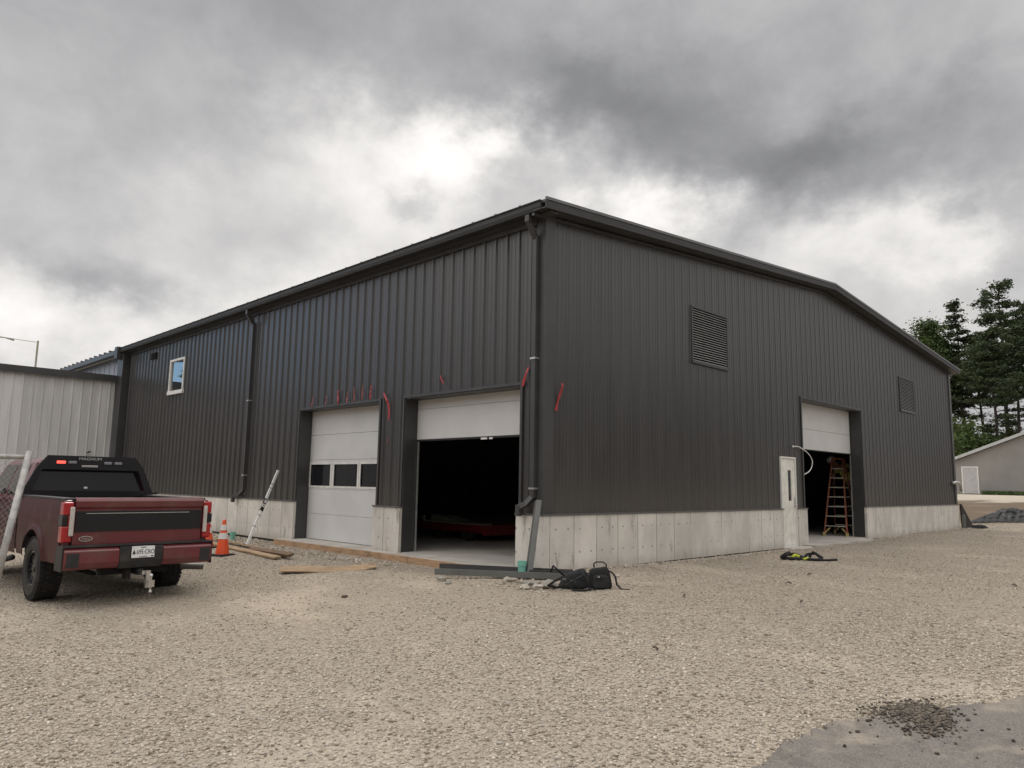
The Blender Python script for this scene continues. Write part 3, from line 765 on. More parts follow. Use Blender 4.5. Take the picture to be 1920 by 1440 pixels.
# tailgate
b = MB()
b.prism([(-.005, .82), (-.01, 1.29), (-.035, 1.32), (-.055, 1.395), (-.03, 1.44), (.04, 1.445), (.075, 1.43), (.075, .82)], -.862, .862, 'x')
tg = b.build('tailgate', M['maroon'], T, bevel=.006)
b = MB(); b.box(-.845, .845, -.022, -.0105, .995, 1.268); b.build('trim_panel', M['gloss_black'], tg, bevel=.004)
b = MB(); b.box(-.72, .66, -.027, -.0225, 1.232, 1.240); b.build('accent_strip', M['alu'], tg)
b = MB(); b.box(-.874, -.8635, .0, .08, .82, 1.43); b.box(.8635, .874, .0, .08, .82, 1.43); b.each('gate_gap', M['void'], T)
RX = Matrix.Rotation(radians(90), 4, 'X')
em = MB(); n = 28
vo = []
for k in range(n):
    t = 2*pi*k/n; vo += [(-.70+.088*cos(t), -.016, .905+.036*sin(t)), (-.70+.076*cos(t), -.016, .905+.027*sin(t)), (-.70+.088*cos(t), -.007, .905+.036*sin(t))]
em.add(vo, [(3*k, 3*k+1, 3*((k+1) % n)+1, 3*((k+1) % n)) for k in range(n)]+[(3*k, 3*((k+1) % n), 3*((k+1) % n)+2, 3*k+2) for k in range(n)])
eo = em.build('badge', M['chrome'], tg)
text_obj('lettering', 'Ford', .052, M['chrome'], Matrix.Translation((-.70, -.014, .905)) @ RX, eo, .002, shear=.3)
# tail lamps
for s in (-1, 1):
    b = MB()
    def bx(x0, x1, *r_): b.box(min(s*x0, s*x1), max(s*x0, s*x1), *r_)
    bx(.876, 1.0, -.03, .13, 1.215, 1.385); bx(.876, 1.0, -.03, .13, .86, 1.075); bx(.876, .94, -.03, .10, 1.075, 1.215)
    tl = b.build('tail_lamp', M['red_lens'], T, bevel=.018)
    b = MB(); b.box(min(s*.868, s*.925), max(s*.868, s*.925), -.062, -.0305, .945, 1.325); b.build('reversing_lens', M['pale_lens'], tl, bevel=.012)
    b = MB(); bx(.941, 1.006, -.035, .15, 1.078, 1.212); b.build('marker_lens', M['gloss_black'], tl, bevel=.008)
# rear bumper
b = MB()
pr = [(-.02, .50), (-.12, .52), (-.16, .60), (-.16, .755), (-.10, .80), (.05, .80), (.05, .50)]
b.prism(pr, -.98, -.30, 'x'); b.prism(pr, .28, .98, 'x')
bps = b.each('bumper', M['maroon'], T, bevel=.012); bp = bps[0]
b = MB(); b.prism([(-.02, .50), (-.115, .50), (-.150, .60), (-.150, .78), (-.10, .808), (.05, .808), (.05, .50)], -.297, .277, 'x'); b.box(-1.0, 1.0, -.135, .05, .8005, .825)
for s in (-1, 1): b.box(min(s*.983, s*1.0), max(s*.983, s*1.0), -.13, .16, .50, .80); b.box(min(s*.80, s*.95), max(s*.80, s*.95), -.164, -.1605, .55, .73)
b.build('bumper_cover', M['plastic'], bp, bevel=.01)
pm = mat('plate_white', (.80, .80, .80), .4)
b = MB(); b.box(-.152, .152, -.176, -.164, .635, .79); pl = b.build('licence_plate', pm, bp, bevel=.003)
ink = mat('plate_ink', (.02, .025, .05), .5)
def ptext(n_, s_, size, x, z, **k): return text_obj(n_, s_, size, ink, Matrix.Translation((x, -.178, z)) @ RX, pl, .001, **k)
ptext('plate_number', '695\u00b7CRO', .086, .030, .711, sx=.72)
ptext('plate_text', 'MAINE', .026, .0, .772); ptext('plate_text', 'Vacationland', .022, .0, .651)
b = MB()
for k, w in enumerate((.010, .016, .022, .026)): b.prism([(-.122-w, .685+.012*(3-k)), (-.122+w, .685+.012*(3-k)), (-.122, .685+.012*(3-k)+.026)], -.1775, -.1765, 'y')
b.box(-.125, -.119, -.1775, -.1765, .672, .686); b.box(-.14, -.13, -.1775, -.1765, .765, .775); b.box(.105, .14, -.1775, -.1765, .645, .66); b.each('tree_symbol', ink, pl)
# tow hitch
b = MB(); b.box(-.04, .04, -.14, .4, .40, .48); b.box(-.45, .45, .1, .2, .40, .48); b.box(-.16, -.1, -.05, .1, .34, .5); b.build('receiver', M['under'], T)
b = MB(); b.box(.02, .075, -.30, -.24, .24, .47); b.box(.04, .12, -.34, -.24, .25, .34); b.bar((.0, -.12, .44), (.0, -.26, .44), .05, .05, (0, 0, 1))
for z0, q in ((.34, 1), (.25, -1)): b.tube([(.085, -.30, z0), (.085, -.30, z0+q*.04)], .014, 8); b.lathe([(0, q*.028), (.016, q*.022), (.026, 0), (.016, -q*.022), (0, -q*.028)], (.085, -.30, z0+q*.062), 'z', 12)
b.build('ball_mount', M['chrome'], T)
b = MB(); b.tube([(.95, .85, .37), (1.26, .70, .36)], .05, 12, cap=False); b.build('exhaust_tip', mat('sooty_steel', (.16, .15, .14), .4, .7), T, smooth=True)
# underbody: frame, axle, tank
b = MB(); b.box(-.45, -.35, .1, 5.8, .50, .66); b.box(.35, .45, .1, 5.8, .50, .66); b.box(-.85, .85, .2, 4.6, .66, .86)
b.tube([(-.8, AX[0], WR), (.8, AX[0], WR)], .05, 10); b.lathe([(0, -.14), (.12, -.12), (.17, 0), (.12, .12), (0, .14)], (.02, AX[0], WR), 'y', 14)
b.box(-.35, .35, 2.3, 4.4, .38, .66); b.tube([(-.8, AX[1], WR), (.8, AX[1], WR)], .05, 10)
for s in (-1, 1): b.tube([(s*.55, .7, .55), (s*.50, AX[0], WR)], .03, 6); b.box(s*.40-.03, s*.40+.03, .5, 2.2, .36, .40)
b.build('chassis', M['under'], T)
# wheels
def wheel(parent_, x, y, s):
    b = MB(); w = .155
    b.lathe([(.235, -w+.02), (.26, -w), (.37, -w-.005), (.415, -w+.02), (.43, -w+.06), (.432, 0), (.43, w-.06), (.415, w-.02), (.37, w+.005), (.26, w), (.235, w-.02)], (0, 0, 0), 'x', 40)
    for k in range(40):
        a = 2*pi*k/40
        for xx, dd in ((-.115, 0), (-.04, .5), (.04, 0), (.115, .5)):
            a2 = a+dd*2*pi/40; Tm = Matrix.Translation((xx, 0, 0)) @ Matrix.Rotation(a2, 4, 'X')
            b.box(-.032, .032, -.024, .024, .424, .441, Tm)
    ty = b.build('wheel', M['tire'], parent_)
    ty.location = (x, y, WR)
    b = MB(); so_ = s*.10
    b.lathe([(.238, -s*.13), (.232, so_+s*.03), (.22, so_+s*.03), (.215, -s*.05), (.05, -s*.05), (.0, -s*.05)], (0, 0, 0), 'x', 32)
    b.lathe([(0, so_+s*.025), (.05, so_+s*.02), (.062, so_-s*.01), (.062, -s*.05)], (0, 0, 0), 'x', 16)
    for k in range(8):
        a = 2*pi*k/8; Tm = Matrix.Rotation(a, 4, 'X')
        b.box(min(so_-s*.03, so_), max(so_-s*.03, so_), -.022, .022, .05, .225, Tm)
    b.build('rim', M['gloss_black'], ty)
    b = MB()
    for k in range(8):
        a = 2*pi*k/8; Tm = Matrix.Rotation(a, 4, 'X')
        for q in (-1, 1):
            b.add([Tm @ Vector((so_+s*.002, q*.024, .07)), Tm @ Vector((so_+s*.002, q*.012, .07)), Tm @ Vector((so_+s*.002, q*.034, .22)), Tm @ Vector((so_+s*.002, q*.052, .22))], [(0, 1, 2, 3)])
    b.lathe([(.222, so_+s*.031), (.234, so_+s*.031)], (0, 0, 0), 'x', 32)
    b.build('spoke_edge', M['chrome'], ty, fix=False)
for s in (-1, 1):
    for y in AX: wheel(T, s*.845, y, s)
# window guard / light rack behind the cab
b = MB(); yr = 2.31
def fr_(poly): b.prism(poly, yr-.03, yr+.02, 'y')
fr_([(-.66, 2.05), (.66, 2.05), (.62, 1.83), (-.62, 1.83)])
for s in (-1, 1):
    fr_([(s*.66, 2.05), (s*.80, 1.87), (s*.72, 1.83), (s*.62, 1.83)])
    fr_([(s*.80, 1.87), (s*.985, 1.45), (s*.86, 1.45), (s*.72, 1.83)])
fr_([(-.985, 1.45), (.985, 1.45), (.985, 1.40), (-.985, 1.40)]); fr_([(-.86, 1.45), (.86, 1.45), (.84, 1.50), (-.84, 1.50)])
b.box(.86, 1.06, yr-.05, yr+.03, 1.44, 1.475)
rk = b.build('window_guard', M['gloss_black'], T)
for (x0, x1, nm, mm_) in ((-.535, -.405, 'warning_lamp', 'red_lit'), (-.365, -.245, 'warning_lamp', 'grey_lens'), (.165, .285, 'warning_lamp', 'grey_lens'), (.325, .445, 'warning_lamp', 'grey_lens')):
    b = MB(); b.box(x0, x1, yr-.05, yr-.0305, 1.922, 1.966); b.build(nm, M[mm_], rk, bevel=.01)
b = MB()
for k in range(12): b.box(-.168+k*.020, -.151+k*.020, yr-.055, yr-.0305, 1.872, 1.905)
b.build('light_bar', M['pale_lens'], rk, bevel=.004)
text_obj('lettering', 'MAGNUM', .062, mat('rack_letter', (.45, .45, .45), .5), Matrix.Translation((-.045, yr-.031, 2.005)) @ RX, rk, .002, sx=1.25)
b = MB(); b.box(-.08, -.03, 2.36, 2.368, 1.53, 1.56); b.build('window_sticker', M['white'], T)

# ================================================================= small things in the yard
def cone_thing(x, y, rz, label, lean=0):
    t = empty('traffic_cone', (x, y, g(x, y)), rz, label=label, cat='traffic cone', group='orange traffic cones beside the pickup')
    t.rotation_euler.x = lean
    org = mat('cone_orange', (.75, .085, .02), .5, 0, .08, 8, dirt=((.25, .16, .1), 6, .3)) if 'cone' not in M else M['cone']; M['cone'] = org
    b = MB(); b.box(-.18, .18, -.18, .18, -.01, .035); b.build('base', M['black'], t, bevel=.012)
    b = MB(); b.lathe([(.135, .035), (.13, .06), (.033, .69), (.028, .705), (.022, .71), (.022, .66)], (0, 0, 0), 'z', 28); b.build('cone_body', org, t, smooth=True)
    for z0, z1 in ((.33, .45), (.50, .61)):
        r_ = lambda z: .131-(z-.06)*.154+.003
        b = MB(); b.lathe([(r_(z0)-.004, z0), (r_(z0), z0), (r_(z1), z1), (r_(z1)-.004, z1)], (0, 0, 0), 'z', 28); b.build('reflective_collar', M['white'], t, smooth=False)
    return t
cone_thing(-2.44, 6.50, .3, 'orange traffic cone with two white collars standing clear of the pickup bumper')
cone_thing(-2.08, 8.1, .1, 'orange traffic cone half hidden behind the pickup tail lamp', -.03)
# planks
def plank(name, a, c, w, h, m, label, cat, group=None, roll=0.0, bev=.004):
    b = MB(); a = Vector(a); c = Vector(c); d = (c-a).normalized(); u = Vector((0, 0, 1)); r_ = d.cross(u).normalized(); u = r_.cross(d)
    R_ = Matrix.Rotation(roll, 3, d); b.bar(a, c, w, h, R_ @ u)
    return tag(b.build(name, m, None, bevel=bev), label, cat, group)
gr = 'loose boards lying near the cones'
plank('board', (-1.55, 10.3, -.06), (-2.05, 4.95, -.06), .155, .04, M['lumber'], 'wide weathered board lying nearest the cones', 'board', gr, .1)
plank('board', (-1.1, 10.0, -.05), (-1.72, 5.15, -.03), .14, .04, M['lumber'], 'narrower board lying on the wall side of the wide board', 'board', gr, -.25)
plank('board', (-1.75, 6.7, -.035), (-1.88, 4.75, .0), .12, .05, wood_material('dark_lumber', (.16, .10, .06)), 'short dark brown board on top of the pale boards', 'board', gr, .3)
# curled plywood scrap
b = MB(); n = 12
top = []; 
for k in range(n+1):
    t = k/n; x = lerp(-2.85, -1.45, t); y = lerp(3.32, 2.6, t); z = g(x, y)+.02+.10*(2*t-1)**2*.6+.02*sin(t*6)
    wd = .16+.06*sin(pi*t)
    nrm = Vector((.72, 1.4, 0)).normalized()
    for q in (-1, 1): top += [(x+nrm.x*wd*q, y+nrm.y*wd*q, z+q*.02), (x+nrm.x*wd*q, y+nrm.y*wd*q, z+q*.02-.018)]
fs = []
for k in range(n):
    o_ = k*4; fs += [(o_, o_+2, o_+6, o_+4), (o_+1, o_+5, o_+7, o_+3), (o_, o_+4, o_+5, o_+1), (o_+2, o_+3, o_+7, o_+6)]
fs += [(0, 1, 3, 2), (n*4, n*4+2, n*4+3, n*4+1)]
b.add(top, fs); tag(b.build('plywood_scrap', M['lumber']), 'warped tan plywood offcut lying on the gravel in front of the garage doors', 'plywood')
# measuring staff leaning on the wall
a = Vector((-1.22, 8.02, g(-1.22, 8.02))); c = Vector((-.05, 8.98, 1.64)); d = c-a
b = MB(); b.bar(a, c, .062, .035, (0, 1, 0)); stf = b.build('measuring_staff', M['white'], None, bevel=.004); tag(stf, 'long white staff with black markings leaning against the concrete base', 'measuring staff')
b = MB()
r_ = d.normalized().cross(Vector((0, 1, 0))).normalized(); u_ = r_.cross(d.normalized())
for t0, t1, w in ((.44, .49, .079), (.505, .512, .079), (.53, .60, .079), (.74, .745, .079), (.24, .246, .079), (.38, .385, .079), (.80, .805, .079)):
    b.bar(a+d*t0, a+d*t1, w, .0385, (0, 1, 0))
b.each('black_marking', M['black'], stf)
b = MB(); b.bar(a+d*.545, a+d*.585, .05, .041, (0, 1, 0)); b.build('vial_window', M['white'], stf)
# teal drain stubs
teal = mat('teal_pvc', (.16, .42, .34), .5, 0, .08, 10, dirt=((.3, .3, .25), 9, .3))
for (x, y, h, lab) in ((-.62, -.14, .25, 'teal plastic drain pipe stub beside the leaning downspout at the near corner'), (-.62, 10.05, .22, 'teal plastic drain pipe stub by the wall behind the cones')):
    b = MB(); z = g(x, y); b.lathe([(.062, -.05), (.062, h-.07), (.072, h-.07), (.072, h), (.060, h), (.060, -.05)], (x, y, z), 'z', 20)
    tag(b.build('drain_pipe', teal, None, smooth=False), lab, 'drain pipe', 'teal drain pipe stubs')
# leaning downspout and lengths lying on the ground
M['gs'] = mat('grey_green_steel', (.135, .14, .135), .4, .2, .1, 3, dirt=((.2, .18, .15), 4, .3))
b = MB(); b.bar((-.56, -.22, g(-.5, -.2)), (-.225, -.10, 1.14), .14, .085, (1, -.6, 0))
tag(b.build('leaning_downspout', M['gs'], None, bevel=.006), 'grey downspout length propped upright against the near corner of the building', 'downspout')
grp = 'metal trim lengths lying by the near corner'
def trimpiece(a, c, w, h, m, lab):
    b = MB(); a = Vector(a); c = Vector(c); b.bar(a, c, w, h); u = Vector((0, 0, 1)); d = (c-a).normalized(); r_ = d.cross(u).normalized()
    b.bar(a+r_*w*.5+u*.02, c+r_*w*.5+u*.02, .008, h+.05)
    tag(b.build('metal_trim', m, None, bevel=.004), lab, 'metal trim', grp)
trimpiece((-1.42, .98, .0), (-.28, -1.02, .02), .12, .045, M['gs'], 'longest grey-green trim length nearest the camera by the corner')
trimpiece((-1.05, 1.32, .03), (.06, -.62, .03), .10, .035, M['trim'], 'dark trim length lying behind the grey-green one')
trimpiece((-.62, -.30, .04), (-.05, -1.16, .035), .09, .04, M['trim'], 'short dark trim length reaching under the backpack')
# rocks
def rock(x, y, s_, lab, m=None, name='rock', grp_='stones in front of the trim lengths', fl=.6, cat='rock'):
    bm = bmesh.new(); bmesh.ops.create_icosphere(bm, subdivisions=2, radius=s_)
    sd_ = random.random()*50
    for v in bm.verts:
        n_ = v.co.normalized(); k = 1+.28*sin(n_.x*4+sd_)*cos(n_.y*5+sd_*2)+.15*sin(n_.z*7+sd_*3)+random.uniform(-.06, .06)
        v.co = Vector((v.co.x*k*1.15, v.co.y*k*.9, v.co.z*k*fl))
    me = bpy.data.meshes.new(name); bm.to_mesh(me); bm.free(); me.materials.append(m or M['slab'])
    o = bpy.data.objects.new(name, me); COL.objects.link(o); o.location = (x, y, g(x, y)+s_*fl*.45); o.rotation_euler.z = random.uniform(0, 6)
    return tag(o, lab, cat, grp_)
for x, y, s_, lab in ((-1.62, .60, .085, 'pale stone at the left end of the trim lengths'), (-1.12, -.38, .11, 'pale flat stone left of the stone heap by the trim'), (-1.16, -.85, .12, 'large grey stone at the left of the heap'),
                      (-1.22, -1.05, .09, 'rounded stone in front of the grey heap'), (-1.02, -1.08, .13, 'biggest grey stone in the heap before the leaning downspout'), (-.88, -1.28, .10, 'brown stone right of the biggest grey one'),
                      (-1.32, -.88, .075, 'small brown stone nearest the camera in the heap'), (-.16, -.42, .06, 'white stone behind the foot of the leaning downspout'), (-1.75, .28, .05, 'small dark stone on the gravel left of the heap')):
    rock(x, y, s_, lab, mat('stone_'+str(int(s_*1000)), random.choice([(.33, .29, .24), (.26, .24, .21), (.38, .34, .29)]), .9, 0, .25, 9, .6, 50))
rock(-3.35, .55, .05, 'dark clod lying alone on the gravel in front of the doors', mat('dark_clod', (.08, .055, .04), .95, 0, .3, 20, .6, 50), 'clod', None, .5, 'clod')
# backpack and tool bag
cl = mat('black_fabric', (.010, .010, .011), .85, 0, .4, 14, .5, 80)
def soft(name, verts, c_, parent, m, lv=2):
    bm = bmesh.new(); bmesh.ops.create_cube(bm, size=1)
    for v, q in zip(sorted(bm.verts, key=lambda v: (v.co.z, v.co.y, v.co.x)), verts): v.co = Vector(q)
    bmesh.ops.subdivide_edges(bm, edges=bm.edges, cuts=2, use_grid_fill=True)
    for v in bm.verts: v.co += Vector((random.uniform(-1, 1), random.uniform(-1, 1), random.uniform(-1, 1)))*.012
    me = bpy.data.meshes.new(name); bm.to_mesh(me); bm.free(); me.materials.append(m)
    o = bpy.data.objects.new(name, me); COL.objects.link(o); o.parent = parent
    s_ = o.modifiers.new('sub', 'SUBSURF'); s_.levels = lv; s_.render_levels = lv
    for p_ in me.polygons: p_.use_smooth = True
    return o
bx0, by0 = -.58, -1.64
rt = Vector((.70, -.71, 0)); fw = Vector((.71, .70, 0))
bpk = empty('backpack', (bx0, by0, g(bx0, by0)), radians(-45), label='black backpack with a top handle standing against the concrete base', cat='backpack')
bpk.scale = (.95, .95, .82)
soft('pack_body', [(-.17, -.12, 0), (.19, -.12, 0), (-.17, .12, 0), (.19, .12, 0), (-.17, -.06, .33), (.11, -.10, .38), (-.15, .10, .30), (.12, .08, .37)], 0, bpk, cl)
soft('front_pocket', [(-.12, -.18, .02), (.13, -.18, .02), (-.12, -.10, .02), (.13, -.10, .02), (-.10, -.15, .22), (.11, -.15, .22), (-.10, -.09, .24), (.11, -.09, .24)], 0, bpk, cl)
b = MB(); b.tube([(-.085, 0, .345), (-.09, 0, .41), (-.05, 0, .44), (.05, 0, .44), (.095, 0, .40), (.10, 0, .34)], .012, 6); b.build('handle', cl, bpk, smooth=True)
b = MB()
for P in ([(.09, -.04, .32), (.18, -.10, .27), (.22, -.10, .20), (.24, -.1, .08), (.30, -.14, .01), (.42, -.18, .012)], [(-.15, -.10, .3), (-.21, -.15, .15), (-.18, -.2, .03), (-.08, -.25, .01)]): b.tube(P, .014, 6)
b.each('strap', cl, bpk, smooth=True)
b = MB(); b.box(-.05, -.02, -.175, -.165, .20, .22); b.build('buckle', M['alu'], bpk)
tx, ty_ = -.78, -1.36
tb = empty('tool_bag', (tx, ty_, g(tx, ty_)), radians(-38), label='slumped black tool bag with tangled straps left of the backpack', cat='tool bag')
soft('bag_body', [(-.26, -.14, 0), (.20, -.16, 0), (-.24, .14, 0), (.20, .14, 0), (-.18, -.08, .17), (.15, -.06, .27), (-.16, .08, .19), (.15, .10, .28)], 0, tb, cl)
b = MB()
for P in ([(-.18, -.08, .18), (-.28, -.1, .26), (-.33, -.06, .31), (-.36, 0, .22)], [(.1, -.14, .2), (-.02, -.26, .16), (-.16, -.24, .08), (-.1, -.3, .01), (.06, -.33, .01), (.16, -.30, .02)], [(-.3, -.05, .02), (-.42, -.14, .05), (-.34, -.22, .12), (-.22, -.16, .17)], [(.02, -.1, .26), (.1, -.2, .18), (.14, -.26, .05)]): b.tube(P, .016, 6)
b.each('strap', cl, tb, smooth=True)
b = MB(); b.box(-.1, -.03, -.185, -.16, .10, .13); b.box(-.22, -.17, -.18, -.16, .13, .155); b.each('buckle', M['gs'], tb)
# safety harness
hn = empty('safety_harness', (5.65, -1.75, g(5.6, -1.75)), radians(-45), label='black and yellow safety harness dropped on the gravel before the step', cat='safety harness')
b = MB()
b.tube([(-.33, .1, .05), (-.22, .2, .09), (-.05, .16, .10), (.08, .05, .05), (.0, -.08, .03), (-.2, -.06, .03), (-.34, .02, .04), (-.33, .1, .05)], .035, 7)
b.tube([(.10, .05, .04), (.22, .2, .10), (.36, .12, .13), (.42, -.05, .06), (.30, -.16, .03), (.12, -.12, .03), (.10, .05, .04)], .028, 7)
b.tube([(.20, .05, .05), (.30, .1, .16), (.38, -.1, .05)], .026, 7); b.tube([(.28, -.16, .02), (.50, -.12, .02), (.72, -.02, .025)], .024, 7); b.tube([(-.36, .0, .03), (-.30, -.02, .10), (-.18, .1, .13)], .04, 7)
b.build('webbing', cl, hn, smooth=True)
b = MB(); b.tube([(-.16, .0, .05), (-.08, .06, .09), (.0, .02, .06)], .036, 7); b.tube([(.02, -.1, .03), (.12, -.09, .05), (.16, -.03, .04)], .022, 7); b.build('yellow_webbing', mat('hi_vis_yellow', (.50, .55, .05), .7, 0, .2, 20), hn, smooth=True)
# scraps on the gravel
for k, (x, y, a, l, lab) in enumerate(((.2, -4.2, .2, .13, 'short dark twig on the gravel right of centre'), (-2.9, -4.15, 1.1, .10, 'small dark wood chip on the near gravel'), (-.4, -2.9, .4, .16, 'thin brown stick on the gravel before the backpack'), (4.4, -5.6, .5, .2, 'thin stick on the gravel at the right'), (1.8, -3.3, 1.0, .12, 'dark chip on the gravel below the concrete base'), (3.2, -3.0, 0.2, .22, 'pale stick on the gravel midway to the step'))):
    z = g(x, y); b = MB(); b.tube([(x-l/2*cos(a), y-l/2*sin(a), z+.025), (x, y, z+.035), (x+l/2*cos(a), y+l/2*sin(a), z+.02)], [.010, .013, .006], 6)
    tag(b.build('twig', wood_material('twig_wood_%d' % k, (.10, .07, .05))), lab, 'twig')
# red tape strips on the siding
red = mat('red_tape_plastic', (.36, .03, .034), .45, 0, .1, 10)
fr_r = mat('faded_red_tape', (.22, .06, .06), .55, 0, .15, 10)
def tape(y, z, pts, lab, m=red, w=.05, face='y'):
    b = MB(); n = len(pts)
    vs = []
    for (dy, dz, off) in pts:
        for q in (-1, 1):
            ww = w*(.85 if q > 0 else -.85)*.5*(1+.3*sin(dz*23))+.012*sin(dz*31+y)
            P_ = (y+dy+ww, z+dz, off)
            vs += [(-P_[2], P_[0], P_[1])] if face == 'y' else [(P_[0], -P_[2], P_[1])]
    me_f = [(2*k, 2*k+1, 2*k+3, 2*k+2) for k in range(n-1)]
    b.add(vs, me_f); o = b.build('red_tape', m, None, fix=False)
    s_ = o.modifiers.new('thick', 'SOLIDIFY'); s_.thickness = .004
    tag(o, lab, 'tape strip', 'red tape strips on the siding above the garage doors')
def strip(h, sl=0.0, o0=.045): return [(sl*q+random.uniform(-.008, .008), -h*q, o0+random.uniform(0, .02)) for q in (0, .15, .35, .5, .7, .85, 1)]
ordn = ['first', 'second', 'third', 'fourth', 'fifth', 'sixth', 'seventh']
for k, (y, z, h, m_) in enumerate(((7.47, 3.40, .26, fr_r), (6.86, 3.36, .20, fr_r), (6.35, 3.46, .33, red), (5.94, 3.40, .26, fr_r), (5.70, 3.48, .32, fr_r), (5.37, 3.50, .34, fr_r), (5.03, 3.46, .30, red))):
    tape(y, z, strip(h, random.uniform(-.05, .05)), ordn[k]+' red tape strip from the left in the row above the closed garage door', m_, .055)
tape(4.56, 3.26, [(0, 0, .06), (-.16, -.17, .09), (-.20, -.24, .07), (-.22, -.42, .06), (-.20, -.58, .05)], 'bent red ribbon hanging between the two garage doors', red, .07)
tape(2.70, 3.46, [(0, 0, .05), (-.05, -.08, .06), (-.10, -.16, .06)], 'tiny red tape scrap over the middle of the open bay', red, .05)
tape(.32, 3.38, [(0, 0, .06), (.04, -.1, .08), (.1, -.22, .07), (.13, -.32, .06)], 'red ribbon at the top right corner of the open bay', red, .06)
tape(.37, 3.12, [(0, 0, .06), (-.03, -.06, .12), (-.07, -.18, .08), (-.11, -.33, .06), (-.13, -.48, .06)], 'red ribbon hanging on the gable wall beside the near corner', red, .06, 'x')
tape(4.36, 2.32, [(0, 0, .045), (.01, -.12, .045)], 'faint small red mark low between the garage doors', fr_r, .04)
# dark triangular board, grey stub and rag at the far corner
b = MB(); b.prism([(23.5, .92), (23.58, .92), (25.1, -.02), (23.6, -.02)], -.14, -.08, 'y'); tag(b.build('triangular_panel', mat('charred_board', (.03, .022, .018), .8, 0, .4, 6)), 'dark triangular board propped against the far right corner of the base', 'board')
b = MB(); b.lathe([(0, 0), (.06, 0), (.06, .58), (0, .58)], (23.42, -.22, -.05), 'z', 16); tag(b.build('pipe_stub', M['gs'], None), 'upright grey pipe stub at the far right end of the base', 'pipe')
def cloth(name, x0, x1, y0, y1, hf, m, n=40, **k):
    b = MB(); vs = []; fs = []
    for i in range(n+1):
        for j in range(n+1):
            x = lerp(x0, x1, i/n); y = lerp(y0, y1, j/n); e_ = min(i, j, n-i, n-j)/n*2
            wob = .3*sin(i*.9)*(1 if j in (0, n) else .3)+.3*sin(j*1.3)*(1 if i in (0, n) else .3)
            X_, Y_ = x+wob*.3, y+wob*.3
            vs.append((X_, Y_, g(X_, Y_)+hf(i/n, j/n, e_)))
    fs = [(i*(n+1)+j, (i+1)*(n+1)+j, (i+1)*(n+1)+j+1, i*(n+1)+j+1) for i in range(n) for j in range(n)]
    b.add(vs, fs); o = b.build(name, m, None, smooth=True); return tag(o, **k)
sheet = mat('black_plastic_sheet', (.006, .0065, .008), .5, 0, .3, 3)
cloth('plastic_sheet', 28.2, 32.2, -5.2, .9, lambda u, v, e_: .03+min(1, e_*3)*(.42*abs(float(vnoise(u*9, v*11, 21)))+.34*abs(float(vnoise(u*21, v*27, 22)))+.22*abs(float(vnoise(u*45, v*55, 23)))+.03), sheet, 110, label='crumpled black plastic sheeting on the bank beyond the building', cat='plastic sheeting')
cloth('rag', 23.8, 24.5, -.75, -.35, lambda u, v, e_: .02+min(1, e_*3)*(.07+.06*abs(sin(u*9))*abs(cos(v*7))), cl, 14, label='small black rag on the gravel at the far right corner', cat='rag')

# ================================================================= chain link gate panel at the left edge
galv = mat('galvanised_steel', (.36, .35, .335), .5, .5, .2, 12, dirt=((.22, .17, .12), 4, .5))
def campt(px, py, D):
    d = cf+cr*((px-960)/1387.23)-cu*((py-720)/1387.23); return CAM+d*(D/hypot(d.x, d.y))
FP = empty('chain_link_panel', campt(-30, 1105, 8.9), 0, label='leaning galvanised chain link fence panel cut off by the left picture edge', cat='fence panel')
p0 = campt(-30, 1105, 8.9); p1 = campt(56, 846, 9.1); p2 = campt(56, 857, 9.1); along = Vector((-.72, .66, .0)).normalized()
p0.z = g(p0.x, p0.y)
off = -FP.location
def loc(q): return Vector(q)-FP.location
FP.location = p0
b = MB(); b.tube([loc(p0), loc(p1)], .034, 12); b.build('post', galv, FP, smooth=True)
q2 = p2+along*2.3; q0 = p0+(p2-p0)*.06+along*2.3; q0b = p0+(p2-p0)*.06
b = MB(); b.tube([loc(p2), loc(q2)], .024, 8); b.tube([loc(q0b), loc(q0)], .022, 8); b.each('rail', galv, FP, smooth=True)
b = MB(); b.tube([loc(q0), loc(q2)], .03, 10); b.build('post', galv, FP, smooth=True)
b = MB(); U = p2-q0b; Lw = 2.3; Hh = U.length; un = U/Hh; st = .042
k = -Hh
while k < Lw:
    for sg in (1, -1):
        a0 = k if sg > 0 else k
        pts_ = []
        for (t, h) in ((max(0, k), max(0, -k)), (min(Lw, k+Hh), min(Hh, Lw-k))):
            hh = h if sg > 0 else Hh-h
            pts_.append(loc(q0b+along*t+un*hh))
        if (pts_[0]-pts_[1]).length > .03: b.tube(pts_, .0016, 3, cap=False)
    k += st*1.42
b.build('wire_mesh', galv, FP)
# ================================================================= inside the bays
LD = empty('step_ladder', (13.72, .76, .022), radians(8), label='tall orange fibreglass step ladder standing in the small open bay', cat='ladder')
M['fibre'] = mat('orange_fibreglass', (.26, .085, .05), .5, 0, .1, 6); M['yel'] = mat('yellow_plastic', (.55, .42, .16), .5)
Hl = 2.32; topx = .68; hb, ht = .325, .155
def fr(t, s): return Vector((lerp(0, topx-.1, t), s*lerp(hb, ht, t), Hl*t))
def rr(t, s): return Vector((lerp(1.22, topx+.1, t), s*lerp(.31, .16, t), Hl*t))
b = MB()
for s in (-1, 1): b.bar(fr(.02, s), fr(1, s), .03, .085, (1, 0, .3))
b.each('front_rail', M['fibre'], LD)
b = MB()
for s in (-1, 1): b.bar(rr(.02, s), rr(1, s), .025, .05, (1, 0, .3))
b.each('rear_rail', M['fibre'], LD)
b = MB(); c = MB()
